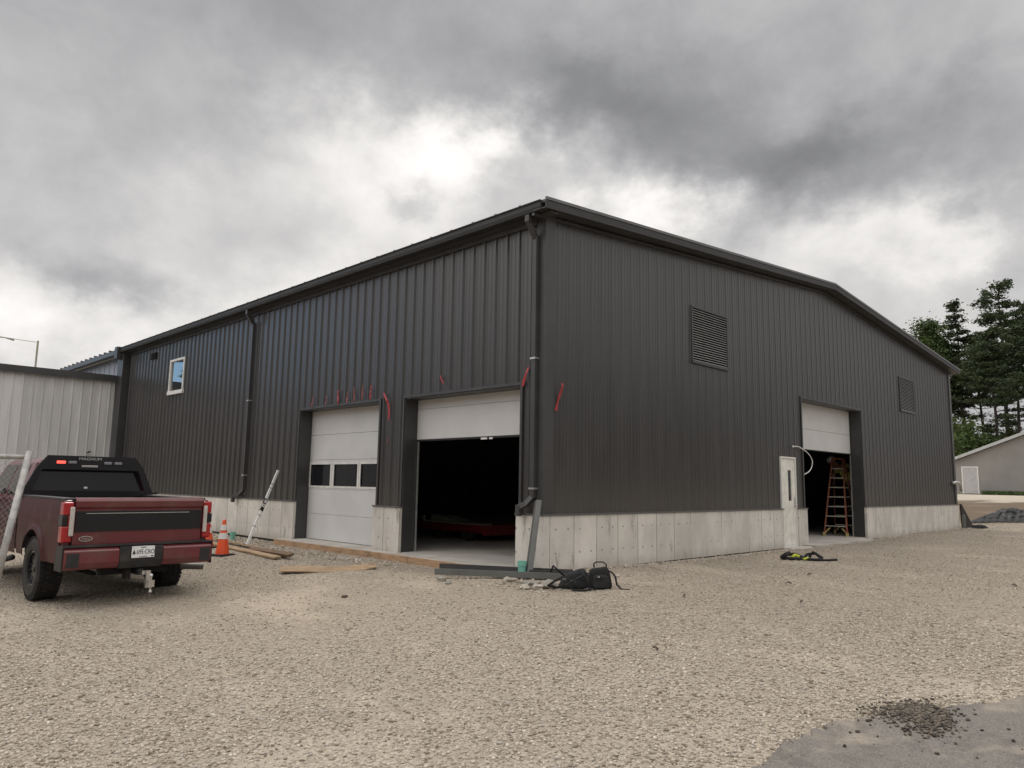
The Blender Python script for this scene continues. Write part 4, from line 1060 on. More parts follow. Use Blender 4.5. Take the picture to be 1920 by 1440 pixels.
for k in range(1, 8):
    t = k*.288/Hl; p, q = fr(t, -1), fr(t, 1); b.box(p.x-.045, p.x+.045, p.y, q.y, p.z-.015, p.z+.015)
    p, q = rr(t, -1), rr(t, 1); c.box(p.x-.012, p.x+.012, p.y, q.y, p.z-.02, p.z+.02)
M['step'] = mat('ladder_step', (.45, .43, .36), .4, .3)
b.each('step', M['step'], LD); c.each('rear_brace', M['step'], LD)
b = MB()
for f_ in (fr, rr):
    for s in (-1, 1):
        p = f_(0.0, s); b.box(p.x-.05, p.x+.05, p.y-.03, p.y+.03, 0, .10); 
        q0_ = f_(.085, s); q1_ = f_(.10, s*.55); b.bar(f_(.03, s), Vector((q1_.x, q1_.y, q1_.z)), .02, .03)
b.each('foot', M['yel'], LD)
b = MB(); b.box(topx-.12, topx+.12, -.18, .18, Hl-.02, Hl+.02); b.build('top_cap', M['fibre'], LD)

# worker on the far side of the ladder (skin modifier over a joint skeleton)
def skinned(name, pts, edges, mat_, parent=None, lv=2, root=0):
    me = bpy.data.meshes.new(name); me.from_pydata([p_[:3] for p_ in pts], edges, []); o = bpy.data.objects.new(name, me); COL.objects.link(o)
    sk = o.modifiers.new('skin', 'SKIN'); sk.use_smooth_shade = True
    for i, p_ in enumerate(pts):
        d_ = me.skin_vertices[0].data[i]; r_ = p_[3] if isinstance(p_[3], tuple) else (p_[3], p_[3]); d_.radius = r_; d_.use_root = (i == root)
    s_ = o.modifiers.new('sub', 'SUBSURF'); s_.levels = lv; s_.render_levels = lv
    me.materials.append(mat_); o.parent = parent
    return o
pz = .67
PX, PY = 14.98, .66
PE = empty('person', (PX, PY, pz), 0, label='worker in white hard hat and yellow-green vest bending behind the step ladder', cat='person')
skin_ = mat('skin', (.36, .20, .14), .6); pants = mat('dark_work_trousers', (.012, .012, .015), .9); vest = mat('dull_hi_vis_vest', (.62, .62, .14), .8, 0, .2, 10)
hip = (.0, .05, .86)
body = [(0, .06, .88, (.15, .11)), (-.05, .13, 1.08, (.15, .11)), (-.13, .23, 1.30, (.165, .12)), (-.17, .29, 1.43, (.12, .09)), (-.22, .38, 1.50, .055), (-.27, .44, 1.54, .075), (-.30, .47, 1.59, .092), (-.31, .48, 1.65, .08),
        (.02, -.10, .82, .085), (-.10, -.11, .46, .062), (.03, -.12, .10, .045), (-.10, -.12, .04, .042),
        (.02, .12, .82, .085), (-.10, .13, .46, .062), (.03, .13, .10, .045), (-.10, .14, .04, .042),
        (-.16, .12, 1.46, .06), (-.32, .02, 1.30, .045), (-.50, .03, 1.28, .035), (-.57, .04, 1.29, .032),
        (-.12, .42, 1.36, .06), (-.26, .54, 1.14, .045), (-.45, .42, 1.12, .035), (-.52, .38, 1.14, .032)]
ed = [(0, 1), (1, 2), (2, 3), (3, 4), (4, 5), (5, 6), (6, 7), (0, 8), (8, 9), (9, 10), (10, 11), (0, 12), (12, 13), (13, 14), (14, 15), (3, 16), (16, 17), (17, 18), (18, 19), (3, 20), (20, 21), (21, 22), (22, 23)]
skinned('body', body, ed, skin_, PE)
skinned('trousers', [(0, .02, .90, (.165, .125)), (.02, -.10, .80, .10), (-.10, -.11, .46, .078), (.03, -.12, .12, .066), (.02, .12, .80, .10), (-.10, .13, .46, .078), (.03, .13, .12, .066)], [(0, 1), (1, 2), (2, 3), (0, 4), (4, 5), (5, 6)], pants, PE)
skinned('vest', [(-.02, .09, .98, (.19, .15)), (-.06, .14, 1.12, (.20, .155)), (-.13, .23, 1.32, (.205, .155)), (-.165, .27, 1.44, (.15, .11)), (-.16, .10, 1.46, .085), (-.12, .40, 1.35, .085), (-.22, .04, 1.40, .07), (-.18, .48, 1.26, .07)], [(0, 1), (1, 2), (2, 3), (3, 4), (3, 5), (4, 6), (5, 7)], vest, PE)
b = MB(); b.lathe([(.0, .155), (.06, .148), (.11, .115), (.132, .06), (.136, .0), (.15, -.005), (.15, -.015), (.12, -.015)], (0, 0, 0), 'z', 24)
hh = b.build('hard_hat', M['white'], PE, smooth=True); hh.location = (-.33, .50, 1.63); hh.rotation_euler = (-.45, -.35, 0)
b = MB()
b.lathe([(0, -.012), (.012, -.006), (.012, .006), (0, .012)], (-.39, .445, 1.60), 'x', 8); b.lathe([(0, -.012), (.012, -.006), (.012, .006), (0, .012)], (-.39, .515, 1.60), 'x', 8); b.each('eye', M['void'], PE)
b = MB(); b.prism([(.465, 1.54), (.495, 1.54), (.48, 1.59)], -.425, -.37, 'x'); b.build('nose', skin_, PE)
for (hx, hy, hz) in ((-.58, .04, 1.29), (-.53, .38, 1.14)):   # hands closed on the rails: palm and five bent fingers
    pts_ = [(hx, hy, hz, .03), (hx-.05, hy, hz, .028)]; eg = [(0, 1)]
    for q, ln in ((-.03, .030), (-.01, .036), (.01, .034), (.03, .026)):
        i0 = len(pts_); pts_ += [(hx-.065, hy-.01, hz+q, .010), (hx-.095, hy-.02, hz+q, .009), (hx-.10, hy-.02-ln, hz+q, .008), (hx-.075, hy-.03-ln, hz+q, .008)]; eg += [(1, i0), (i0, i0+1), (i0+1, i0+2), (i0+2, i0+3)]
    i0 = len(pts_); pts_ += [(hx-.03, hy+.02, hz+.03, .012), (hx-.06, hy+.035, hz+.035, .010), (hx-.085, hy+.02, hz+.03, .009)]; eg += [(0, i0), (i0, i0+1), (i0+1, i0+2)]
    skinned('hand', pts_, eg, skin_, PE, 1)
b = MB(); 
for y in (-.12, .135): b.box(-.17, .09, y-.05, y+.05, -.03, .09)
b.each('boot', M['black'], PE, bevel=.03)

# red low trailer and clutter inside the wide bay
TR = empty('red_trailer', (3.9, 5.6, .022), 0, label='low dark red flatbed trailer with pale boards on top inside the open bay', cat='trailer')
rp = mat('trailer_red', (.17, .012, .014), .45, 0, .15, 4)
b = MB(); b.box(-.9, .9, -.95, 1.6, .20, .36); b.build('bed', rp, TR, bevel=.02)
b = MB(); b.box(-.95, -.9, -.95, 1.6, .22, .40); b.box(-.95, .95, -1.0, -.952, .16, .40); b.build('side_rail', rp, TR, bevel=.01)
b = MB()
for y in (-.3, .8): b.lathe([(0, -.08), (.16, -.08), (.18, -.05), (.18, .05), (.16, .08), (0, .08)], (-.80, y, .18), 'x', 20)
b.each('wheel', M['tire'], TR)
b = MB(); b.bar((.0, 1.6, .28), (.1, 2.5, .25), .08, .08); b.build('drawbar', rp, TR)
pb = mat('pale_board', (.30, .31, .24), .8, 0, .2, 5)
b = MB(); b.bar((3.35, 5.0, .41), (3.2, 6.9, .44), .5, .04); b.prism([(5.9, .46), (6.9, .46), (6.9, .60), (6.5, .57)], 3.2, 3.7, 'x'); b.bar((3.05, 4.72, .42), (3.05, 6.1, .42), .08, .03); tag(b.build('board_stack', pb, None), 'pale boards stacked on the red trailer in the open bay', 'boards')
b = MB(); b.lathe([(0, 0), (.05, 0), (.05, .12), (.02, .16), (0, .16)], (3.1, 7.05, .41), 'z', 12); tag(b.build('spray_bottle', pb, None), 'small pale bottle at the left end of the red trailer', 'bottle')
b = MB(); b.lathe([(0, 0), (.10, 0), (.11, .22), (0, .22)], (4.5, 4.55, .365), 'z', 16); bk = b.build('bucket', M['white'], None); tag(bk, 'small white and red bucket at the right end of the red trailer', 'bucket')
MB().lathe([(.106, .06), (.112, .06), (.115, .14), (.106, .14)], (4.5, 4.55, .365), 'z', 16).build('label_band', red, bk)
b = MB(); b.lathe([(0, 0), (.28, 0), (.29, .3), (.28, .6), (.29, .88), (0, .88)], (5.2, 11.4, .022), 'z', 20); tag(b.build('drum', rp, None), 'dim reddish drum deep inside the open bay', 'drum')

# ================================================================= house beyond, trees
hd = (campt(1820, 900, 73)-CAM); hd.z = 0; hd.normalize(); rt_ = Vector((hd.y, -hd.x, 0))
hc = CAM+hd*73; hz0 = 1.18
Hs = empty('grey_house', (hc.x, hc.y, hz0), atan2(rt_.y, rt_.x)-.10, label='low grey stucco building with a sloping white roof edge and a white door', cat='building')
stucco = mat('grey_stucco', (.26, .25, .235), .9, 0, .10, .5, .3, 20, dirt=((.32, .25, .225), .35, .5))
w0, w1, we, sl = -1.75, 21.0, 2.50, .41; wm = (w0+w1)/2
b = MB(); b.prism([(w0, -.6), (w1, -.6), (w1, we), (wm, we+(wm-w0)*sl), (w0, we)], 0, 14, 'y'); b.build('wall', stucco, Hs)
b = MB()
for xa, xb, za, zb in ((w0-.3, wm, we-.10, we+(wm-w0)*sl), (w1+.3, wm, we-.10, we+(wm-w0)*sl)): b.add([(xa, -.35, za+.03), (xb, -.35, zb+.03), (xb, 14.3, zb+.03), (xa, 14.3, za+.03), (xa, -.35, za+.28), (xb, -.35, zb+.28), (xb, 14.3, zb+.28), (xa, 14.3, za+.28)], [(0, 1, 2, 3), (4, 7, 6, 5), (0, 4, 5, 1), (2, 6, 7, 3), (3, 7, 4, 0), (1, 5, 6, 2)])
b.build('roof', mat('pale_roof_edge', (.45, .455, .45), .6), Hs)
dx = -.62; b = MB(); b.box(dx, dx+.08, -.06, .02, .05, 2.30); b.box(dx+1.12, dx+1.20, -.06, .02, .05, 2.30); b.box(dx+.08, dx+1.12, -.06, .02, 2.21, 2.30); dfm = b.build('door_frame', M['white'], Hs)
dd = MB().box(dx+.08, dx+1.12, -.03, .02, .07, 2.21).build('door', mat('grey_white_door', (.44, .43, .43), .5), Hs)
MB().tube([(dx+1.02, -.04, 1.05), (dx+1.02, -.10, 1.05)], .03, 8).build('handle', M['alu'], dd)
b = MB()
for xx in (3.9, 6.3): b.lathe([(0, 0), (.12, 0), (.12, -.06), (0, -.06)], (xx, 0, 1.2), 'y', 12)
b.each('wall_vent', M['alu'], Hs)
# grass at the foot of the wall
gm = mat('grass_blades', (.055, .085, .022), .8, 0, .35, 2)
gv = []; gf = []
Rm = Matrix.Rotation(Hs.rotation_euler.z, 3, 'Z')
for k in range(9000):
    u = random.uniform(.8, 16); v_ = -random.random()**1.3*min(6.5, .6+u*.55)
    q = hc+Rm @ Vector((u, v_, 0)); z = g(q.x, q.y); h = random.uniform(.10, .38); a = random.uniform(0, pi); dx_, dy_ = cos(a)*.05, sin(a)*.05
    n = len(gv); gv += [(q.x-dx_, q.y-dy_, z-.02), (q.x+dx_, q.y+dy_, z-.02), (q.x+random.uniform(-.1, .1), q.y+random.uniform(-.1, .1), z+h)]; gf.append((n, n+1, n+2))
mb = MB(); mb.v = gv; mb.f = gf; tag(mb.build('grass', gm, None, fix=False), 'strip of green grass at the foot of the grey stucco wall', 'grass', kind='stuff')

bark = mat('pine_bark', (.045, .036, .030), .95, 0, .3, 3, .5, 12)
def leafmat(name, c):
    m, nt, p = newmat(name); gn = nt.nodes.new('ShaderNodeNewGeometry')
    col = mixc(nt, X(nt, gn.outputs['Random Per Island']), tuple(x*.55 for x in c), tuple(min(1, x*1.5) for x in c))
    tc = nt.nodes.new('ShaderNodeTexCoord'); col = mixc(nt, X(nt, noise(nt, tc.outputs['Object'], .5, 3).outputs['Fac']).ramp(.4, .65)*.5, col, (c[0]*1.5, c[1]*1.3, c[2]*.8))
    nt.links.new(col, p.inputs['Base Color']); p.inputs['Roughness'].default_value = .75
    tr = nt.nodes.new('ShaderNodeBsdfTranslucent'); nt.links.new(col, tr.inputs[0]); mx = nt.nodes.new('ShaderNodeMixShader'); mx.inputs[0].default_value = .25
    nt.links.new(p.outputs[0], mx.inputs[1]); nt.links.new(tr.outputs[0], mx.inputs[2]); nt.links.new(mx.outputs[0], nt.nodes['Material Output'].inputs[0])
    return m
pineleaf = leafmat('pine_needles', (.038, .058, .024)); broad = leafmat('broad_leaves', (.062, .095, .026))
def leaves(C, Nrm_spread, size, rs, upw=.4):
    """C: (n,3) centres -> one small bent leaf clump (2 triangles) per centre"""
    n = len(C); a = rs.normal(size=(n, 3)); a[:, 2] *= .45; a /= np.linalg.norm(a, axis=1, keepdims=True)
    w = rs.normal(size=(n, 3)); b_ = np.cross(a, w); b_ /= np.linalg.norm(b_, axis=1, keepdims=True)
    s_ = size*rs.uniform(.55, 1.3, (n, 1))
    V_ = np.stack([C-a*s_, C+b_*s_*.45, C+a*s_, C-b_*s_*.45+np.array([0, 0, 1])*s_*.2], 1).reshape(-1, 3)
    i = np.arange(n)*4; F = np.stack([i, i+1, i+2, i+3], 1)
    return V_, F
def mesh_np(name, V_, F, m, parent):
    me = bpy.data.meshes.new(name); me.vertices.add(len(V_)); me.vertices.foreach_set('co', V_.astype(np.float32).ravel())
    k = F.shape[1]; me.loops.add(F.size); me.loops.foreach_set('vertex_index', F.astype(np.int32).ravel())
    me.polygons.add(len(F)); me.polygons.foreach_set('loop_start', np.arange(0, F.size, k, dtype=np.int32))
    me.update(calc_edges=True); me.materials.append(m)
    o = bpy.data.objects.new(name, me); COL.objects.link(o); o.parent = parent; return o
def pine(H, base_frac, seed, spread, dens=1.0, loc=(0, 0, 0), label='', group=None):
    rs = np.random.default_rng(seed); t = empty('pine_tree', loc, float(rs.uniform(0, 6)), label=label, cat='pine tree', group=group)
    tb_ = MB(); lean = rs.normal(size=2)*.3
    P = [(lean[0]*z/H+.15*sin(z*.5+seed), lean[1]*z/H, z) for z in np.linspace(-.5, H, 12)]
    tb_.tube(P, [lerp(.34, .03, k/11)*H/24 for k in range(12)], 8)
    def trunk_at(z): return np.array([np.interp(z, [q[2] for q in P], [q[0] for q in P]), np.interp(z, [q[2] for q in P], [q[1] for q in P]), z])
    C = []; z = H*.12
    while z < H*.985:
        f_ = (z/H-base_frac)/(1-base_frac); live = f_ > 0
        env = spread*(np.clip(1.12-f_, .05, 1)**.85)*(.6+.4*min(1, max(0, f_)*4+.3)) if live else spread*.55
        for k in range(rs.integers(3, 6) if live else rs.integers(1, 4)):
            a = rs.uniform(0, 2*pi); L = env*rs.uniform(.45, 1.12)
            o_ = trunk_at(z); up_ = rs.uniform(.02, .28)+(.5 if f_ > .85 else 0)
            pts_ = [o_+np.array([cos(a)*L*q, sin(a)*L*q, L*(up_*q-.10*q*(1-q)*2+.12*q*q)]) for q in (0, .35, .7, 1)]
            tb_.tube([tuple(q) for q in pts_], [.055*H/24, .04*H/24, .022, .01], 4, cap=False)
            if not live and rs.random() < .72:
                for q in range(3):
                    p0_ = pts_[1]+(pts_[3]-pts_[1])*rs.uniform(0, 1); d_ = rs.normal(size=3)*.5*np.array([1, 1, .5]); tb_.tube([tuple(p0_), tuple(p0_+d_)], [.014, .006], 3, cap=False)
                continue
            nb_ = int(3+L*1.5)
            for q in range(nb_):
                s_ = rs.uniform(.35, 1.08); p0_ = np.array([np.interp(s_, (0, .35, .7, 1, 1.1), [pp[c_] for pp in pts_]+[pts_[3][c_]+.1*(pts_[3][c_]-pts_[2][c_])]) for c_ in range(3)])
                side = rs.normal()*.32*L*(1.1-s_)+rs.normal()*.15
                c0 = p0_+np.array([-sin(a)*side, cos(a)*side, .12])
                n_ = int((26 if f_ < .75 else 15)*dens*rs.uniform(.6, 1.4)); R0 = rs.uniform(.34, .60)*(1.0 if f_ < .7 else 1.0-1.1*(f_-.7))
                C.append(c0+rs.normal(size=(n_, 3))*np.array([R0*.66, R0*.66, R0*(.17 if f_ < .6 else .30)]))
        z += rs.uniform(.6, 1.15)*(1.0 if f_ < .7 else .6)*H/24 if live else rs.uniform(.4, .9)
    C = np.concatenate(C); V_, F = leaves(C, 0, .17, rs)
    tb_.build('trunk', bark, t, fix=False); mesh_np('crown', V_, F, pineleaf, t); return t
def bushy(H, W_, seed, loc, label, group=None, cz=.3, n=9000, m=None, size=.20, name='leafy_tree', cat='tree'):
    rs = np.random.default_rng(seed); t = empty(name, loc, float(rs.uniform(0, 6)), label=label, cat=cat, group=group)
    tb_ = MB(); tb_.tube([(0, 0, -.5), (.1, 0, H*.4), (0, .1, H*.9)], [.16*H/10, .10*H/10, .03], 7)
    C = []
    for k in range(30):
        z = H*rs.uniform(cz, .97); f_ = (z/H-cz)/(1-cz); r_ = W_*(1-(2*f_-.75)**2*.5)*rs.uniform(.1, 1) if f_ > 0 else W_*.4; a = rs.uniform(0, 6.28)
        c0 = np.array([cos(a)*r_, sin(a)*r_, z]); tb_.tube([(0, 0, max(.3, z-r_*.9)), tuple(c0)], [.05, .012], 4, cap=False)
        R0 = rs.uniform(.5, 1.1)*W_*.33; C.append(c0+rs.normal(size=(n//30, 3))*np.array([R0*.6, R0*.6, R0*.5]))
    V_, F = leaves(np.concatenate(C), 0, size, rs); tb_.build('trunk', bark, t, fix=False); mesh_np('crown', V_, F, m or broad, t); return t
def tp(px, D): px += 24; q = campt(px, 900, D); return (q.x, q.y, 1.25)
GP = 'tall pines behind the grey stucco building'
pine(23.2, .50, 3, 6.2, 1.4, tp(1872, 98), 'tallest dark pine with a broad crown behind the grey building', GP)
pine(22.8, .50, 5, 2.8, 1.2, tp(1793, 102), 'slim pine with a thin pointed top left of the tallest pine', GP)
pine(18.2, .52, 8, 5.8, 1.9, tp(1822, 104), 'dense lower pine between the slim pointed one and the tallest one', GP)
pine(20.8, .50, 9, 6.0, 1.4, tp(1935, 96), 'broad pine at the right edge of the picture', GP)
pine(17.0, .58, 12, 5.2, 1.2, tp(1898, 92), 'pine in front of the tallest one with a double trunk look', GP)
pine(17.4, .50, 14, 5.4, 1.8, tp(1768, 108), 'dark pine right behind the far roof corner', GP)
pine(16.5, .52, 17, 4.2, 1.3, tp(1848, 90), 'thin-stemmed pine standing nearest the grey roof slope', GP)
pine(18.0, .45, 19, 4.6, 1.4, tp(1985, 104), 'pine mostly cut off by the right picture edge', GP)
GB = 'leafy trees rising behind the far roof slope'
bushy(21.4, 3.2, 21, tp(1716, 100), 'bright green rounded treetop furthest left behind the roof slope', GB, .45, 9000)
bushy(19.2, 3.2, 22, tp(1745, 103), 'green treetop just right of the furthest left one', GB, .4, 8000)
bushy(7.0, 2.8, 24, tp(1800, 88), 'green understorey tree beside the far wall corner', GB, .12, 4200)
bushy(5.6, 2.8, 25, tp(1835, 90), 'green understorey tree left of the roof slope', GB, .12, 4200)
bushy(7.5, 2.8, 26, tp(1775, 92), 'understorey tree partly hidden by the far wall corner', GB, .12, 4200)
bushy(7.0, 3.0, 27, tp(1870, 96), 'dark understorey tree above the grey roof slope', GB, .12, 3800)

# ================================================================= asphalt edge, rubble, loose crushed stone
def ground_pt(px, py):
    d = cf+cr*((px-960)/1387.23)-cu*((py-720)/1387.23); q = CAM+d*((-.28-CAM.z)/d.z)
    for _ in range(4): q = CAM+d*((g(q.x, q.y)-CAM.z)/d.z)
    return q
edge_px = [(1418, 1446), (1445, 1436), (1478, 1424), (1470, 1402), (1490, 1392), (1530, 1376), (1565, 1362), (1600, 1353), (1640, 1348), (1690, 1342), (1735, 1336), (1790, 1332), (1850, 1325), (1920, 1313), (2100, 1290)]
ep = [ground_pt(*q) for q in edge_px]
poly = []
for a, c in zip(ep[:-1], ep[1:]):
    for k in range(8):
        t = k/8; q = a.lerp(c, t); q += Vector((random.uniform(-1, 1), random.uniform(-1, 1), 0))*.035; poly.append(q)
poly.append(ep[-1]); back = [Vector((3.0, -16, 0)), Vector((-14, -22, 0)), Vector((-13, -9.2, 0)), Vector((-8.2, -6.9, 0))]
am, nt, p = newmat('worn_asphalt'); gn = nt.nodes.new('ShaderNodeNewGeometry'); pos = gn.outputs['Position']
n0 = X(nt, noise(nt, pos, 1.8, 6, .65).outputs['Fac']); n1_ = X(nt, noise(nt, pos, 90, 3, .7).outputs['Fac'])
col = mixc(nt, n1_.ramp(.35, .65), (.115, .102, .092), (.21, .19, .168)); col = mixc(nt, n0.ramp(.52, .70)*.6, col, (.33, .28, .22))
vk = nt.nodes.new('ShaderNodeTexVoronoi'); vk.feature = 'DISTANCE_TO_EDGE'; vk.inputs['Scale'].default_value = 1.1
wv = nt.nodes.new('ShaderNodeVectorMath'); wv.operation = 'MULTIPLY_ADD'; nt.links.new(noise(nt, pos, 4, 4).outputs['Color'], wv.inputs[0]); wv.inputs[1].default_value = (.4, .4, .4); nt.links.new(pos, wv.inputs[2]); nt.links.new(wv.outputs[0], vk.inputs['Vector'])
col = mixc(nt, (1-X(nt, vk.outputs['Distance']).ramp(.002, .010))*.22, col, (.045, .038, .032))
col = mixc(nt, X(nt, noise(nt, pos, 5, 5, .7).outputs['Fac']).ramp(.5, .62)*.35, col, (.075, .066, .06))
nt.links.new(col, p.inputs['Base Color']); p.inputs['Roughness'].default_value = .9
bb = nt.nodes.new('ShaderNodeBump'); bb.inputs['Strength'].default_value = .5; bb.inputs['Distance'].default_value = .006; nt.links.new(n1_.v, bb.inputs['Height']); nt.links.new(bb.outputs[0], p.inputs['Normal'])
bm = bmesh.new(); vs = [bm.verts.new((q.x, q.y, 0)) for q in poly+back]; f_ = bm.faces.new(vs); bmesh.ops.triangulate(bm, faces=[f_])
for _ in range(4): bmesh.ops.subdivide_edges(bm, edges=[e_ for e_ in bm.edges if e_.calc_length() > .5], cuts=1); bmesh.ops.triangulate(bm, faces=bm.faces)
for v in bm.verts: v.co.z = g(v.co.x, v.co.y)+.022
bnd = [e_ for e_ in bm.edges if e_.is_boundary]
r_ = bmesh.ops.extrude_edge_only(bm, edges=bnd)
for v in [q for q in r_['geom'] if isinstance(q, bmesh.types.BMVert)]: v.co.z -= .06
me = bpy.data.meshes.new('asphalt'); bm.to_mesh(me); bm.free(); me.materials.append(am); o = bpy.data.objects.new('asphalt', me); COL.objects.link(o); tag(o, kind='structure')
asph = [(q.x, q.y) for q in poly+back]
def inside(P_, pts_):
    x, y = pts_[:, 0], pts_[:, 1]; r__ = np.zeros(len(x), bool); n = len(P_); j = n-1
    for i in range(n):
        xi, yi = P_[i]; xj, yj = P_[j]
        c_ = ((yi > y) != (yj > y)) & (x < (xj-xi)*(y-yi)/(yj-yi+1e-12)+xi); r__ ^= c_; j = i
    return r__
# stone bodies
def ico():
    bm = bmesh.new(); bmesh.ops.create_icosphere(bm, subdivisions=1, radius=1); v = np.array([q.co[:] for q in bm.verts]); f = np.array([[w_.index for w_ in q.verts] for q in bm.faces]); bm.free(); return v, f
IV, IF = ico()
def stones(name, P2, size, m, lab, cat, zoff=.25, flat=.55, lift=0.0):
    n = len(P2); size = size*(.86 if name == 'gravel' else 1.0); V = np.repeat(IV[None], n, 0)*RNG.uniform(.62, 1.22, (n, len(IV), 1))
    sc = size[:, None, None]*np.stack([RNG.uniform(.8, 1.35, n), RNG.uniform(.6, 1.0, n), RNG.uniform(.35, flat+.2, n)], 1)[:, None, :]
    V = V*sc
    tz = RNG.uniform(0, 2*pi, n); tx_ = RNG.normal(0, .35, n)
    y_, z_ = V[:, :, 1]*np.cos(tx_)[:, None]-V[:, :, 2]*np.sin(tx_)[:, None], V[:, :, 1]*np.sin(tx_)[:, None]+V[:, :, 2]*np.cos(tx_)[:, None]
    x2 = V[:, :, 0]*np.cos(tz)[:, None]-y_*np.sin(tz)[:, None]; y2 = V[:, :, 0]*np.sin(tz)[:, None]+y_*np.cos(tz)[:, None]
    V = np.stack([x2+P2[:, 0, None], y2+P2[:, 1, None], z_+(G(P2[:, 0], P2[:, 1])+size*zoff+lift)[:, None]], 2)
    F = (IF[None]+np.arange(n)[:, None, None]*len(IV)).reshape(-1, 3)
    o = mesh_np(name, V.reshape(-1, 3), F, m, None)
    return tag(o, lab, cat, kind='stuff')
sm, nt, p = newmat('crushed_limestone'); gn = nt.nodes.new('ShaderNodeNewGeometry'); rnd = X(nt, gn.outputs['Random Per Island'])
cr_ = nt.nodes.new('ShaderNodeValToRGB'); nt.links.new(rnd.v, cr_.inputs[0]); e_ = cr_.color_ramp.elements
cols = [(0, (.18, .15, .115)), (.15, (.32, .27, .215)), (.4, (.45, .39, .32)), (.6, (.41, .38, .34)), (.8, (.53, .465, .385)), (1, (.64, .585, .51))]
e_[0].position = 0; e_[0].color = (*cols[0][1], 1); e_[1].position = 1; e_[1].color = (*cols[-1][1], 1)
for q, c_ in cols[1:-1]: k = e_.new(q); k.color = (*c_, 1)
n5 = X(nt, noise(nt, gn.outputs['Position'], 45, 4, .6).outputs['Fac'])
nt.links.new(mixc(nt, n5.ramp(.3, .7)*.35, cr_.outputs[0], (.30, .25, .19)), p.inputs['Base Color']); p.inputs['Roughness'].default_value = .92; p.inputs['Specular IOR Level'].default_value = .2
P_all = []; S_all = []
for (d0, d1, n, s0, s1) in ((2.2, 6, 52000, .007, .022), (6, 10, 70000, .007, .023), (10, 16, 62000, .008, .023), (16, 26, 40000, .010, .024), (26, 40, 12000, .018, .034)):
    dd_ = np.sqrt(RNG.uniform(d0**2, d1**2, n)); aa = radians(45.2)+np.radians(RNG.uniform(-44, 44, n))
    P2 = np.stack([CAM.x+dd_*np.cos(aa), CAM.y+dd_*np.sin(aa)], 1)
    patch = vnoise(P2[:, 0]*.9, P2[:, 1]*1.5, 8)+.5*vnoise(P2[:, 0]*2.5, P2[:, 1]*2.9, 9)
    ruts = np.maximum(1-smst(.12, .45, np.abs(np.abs(P2[:, 1]+P2[:, 0]*.14+2.7)-.85)), 1-smst(.12, .4, np.abs(np.abs(P2[:, 0]*.8+P2[:, 1]*.45+5.2)-.8)))*.0
    keep = RNG.uniform(size=n) > .55*np.exp(-(((P2[:, 0]+3)/3.4)**2+((P2[:, 1]-.2)/2.6)**2))
    keep &= RNG.uniform(size=n) < np.clip(.78+.8*patch, .25, 1)
    keep &= ~((P2[:, 0] > -.02) & (P2[:, 1] > -.02) & (P2[:, 0] < 23.3)); keep &= ~((P2[:, 0] > -.36) & (P2[:, 1] > .2) & (P2[:, 0] < 1) & (P2[:, 1] < 8.5))
    keep &= ~((P2[:, 1] > -.1) & (P2[:, 0] > -.1) & (P2[:, 0] < 23.4)) & ~((P2[:, 1] > -.46) & (P2[:, 0] > 8.4) & (P2[:, 0] < 13.5)) & ~((P2[:, 0] > -.1) & (P2[:, 1] > 0)) & (P2[:, 1] < 21)
    ia = inside(asph, P2); keep &= ~(ia & (RNG.uniform(size=n) > .05))
    P_all.append(P2[keep]); S_all.append((s0+(s1-s0)*RNG.uniform(size=n)**2.8)[keep])
for (xa, xb, ya, yb, n, s0, s1) in ((-1.15, -.12, 8.6, 13.5, 900, .02, .055), (-1.3, -.36, 3.0, 8.4, 700, .018, .05), (-1.5, .9, -1.3, -.12, 500, .015, .04), (.5, 8.5, -.45, -.1, 1100, .015, .04), (13.6, 23.4, -.6, -.1, 700, .015, .045)):
    P_all.append(np.stack([RNG.uniform(xa, xb, n), RNG.uniform(ya, yb, n)], 1)); S_all.append(s0+(s1-s0)*RNG.uniform(size=n)**2.5)
stones('gravel', np.concatenate(P_all), np.concatenate(S_all), sm, 'loose crushed pale stone covering the yard', 'gravel')
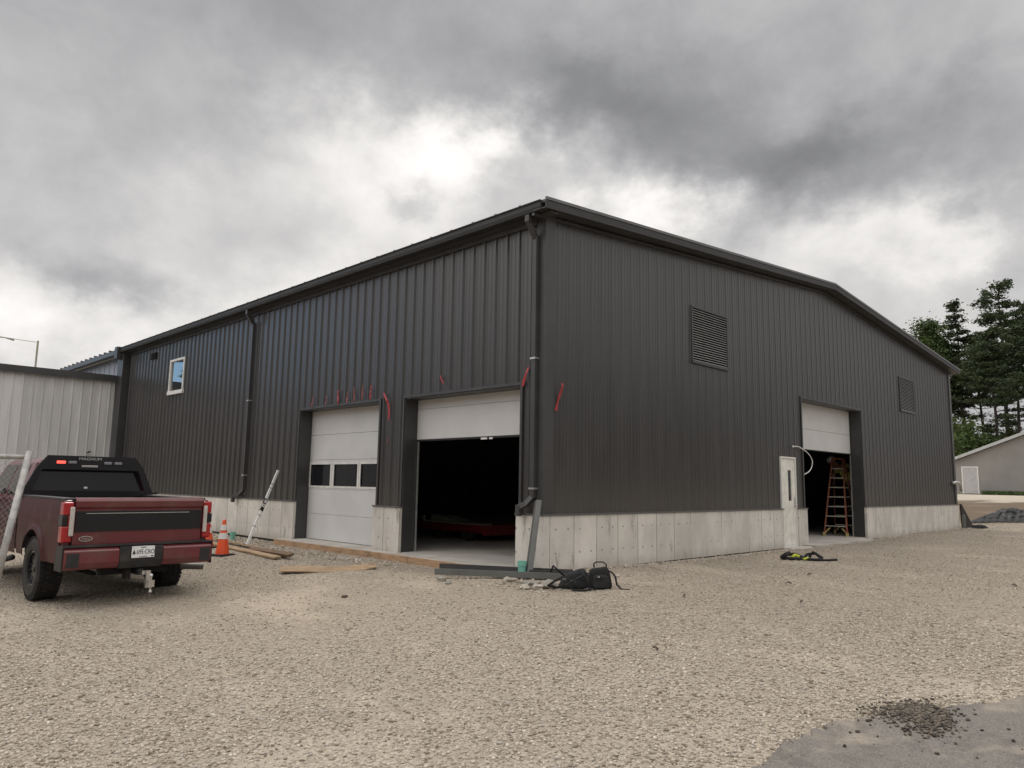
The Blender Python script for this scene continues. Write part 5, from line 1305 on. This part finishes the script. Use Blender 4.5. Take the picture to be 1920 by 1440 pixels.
crumb_m, nt, p = newmat('asphalt_crumb'); gn = nt.nodes.new('ShaderNodeNewGeometry')
nt.links.new(mixc(nt, X(nt, gn.outputs['Random Per Island']), (.035, .03, .026), (.17, .14, .11)), p.inputs['Base Color']); p.inputs['Roughness'].default_value = .95
# broken asphalt crumbs at the edge of the pavement
rc = ground_pt(1700, 1362); n = 1250
ra = ground_pt(1655, 1345); rb = ground_pt(1735, 1380); rd = ground_pt(1745, 1335)
q = RNG.normal(size=(n, 2)); ww = RNG.uniform(size=n)
mx_ = np.where(ww < .45, ra.x+(rb.x-ra.x)*RNG.uniform(size=n), rd.x+(rb.x-rd.x)*RNG.uniform(size=n)); my_ = np.where(ww < .45, ra.y, rd.y)
mt = RNG.uniform(size=n); mx_ = np.where(ww < .5, ra.x+(rd.x-ra.x)*mt, rd.x+(rb.x-rd.x)*mt); my_ = np.where(ww < .5, ra.y+(rd.y-ra.y)*mt, rd.y+(rb.y-rd.y)*mt)
P2 = np.stack([mx_+q[:, 0]*.09, my_+q[:, 1]*.09], 1)
P2 = np.concatenate([P2, np.stack([rc.x+RNG.uniform(-.7, .9, 60), rc.y+RNG.uniform(-.7, .3, 60)], 1)])
stones('asphalt_rubble', P2, RNG.uniform(.003, .017, len(P2)), crumb_m, 'dark broken asphalt crumbs at the pavement edge', 'rubble', .5, .55, .022)

# unseen wood added behind and left, something dark for glass and steel to mirror
rs = np.random.default_rng(77); n = 26000
az_ = np.radians(rs.uniform(98, 345, n)); D_ = rs.uniform(66, 78, n)
tp_ = 11-7.5*np.exp(-((np.degrees(az_)-262)/38)**2)+2.8*np.sin(az_*9)+2.0*np.sin(az_*23+1)+1.4*np.sin(az_*51+2); zz = tp_*rs.uniform(0, 1, n)**.8  # tops dip where the gable door faces, shaped to let light into the bay
C = np.stack([CAM.x+D_*np.cos(az_), CAM.y+D_*np.sin(az_), zz], 1)
V_, F = leaves(C, 0, 1.15, rs); V_ = V_
tag(mesh_np('unseen_woods', V_, F, pineleaf, None), 'unseen dark tree line added for the glass and steel to mirror', 'woods', kind='stuff')
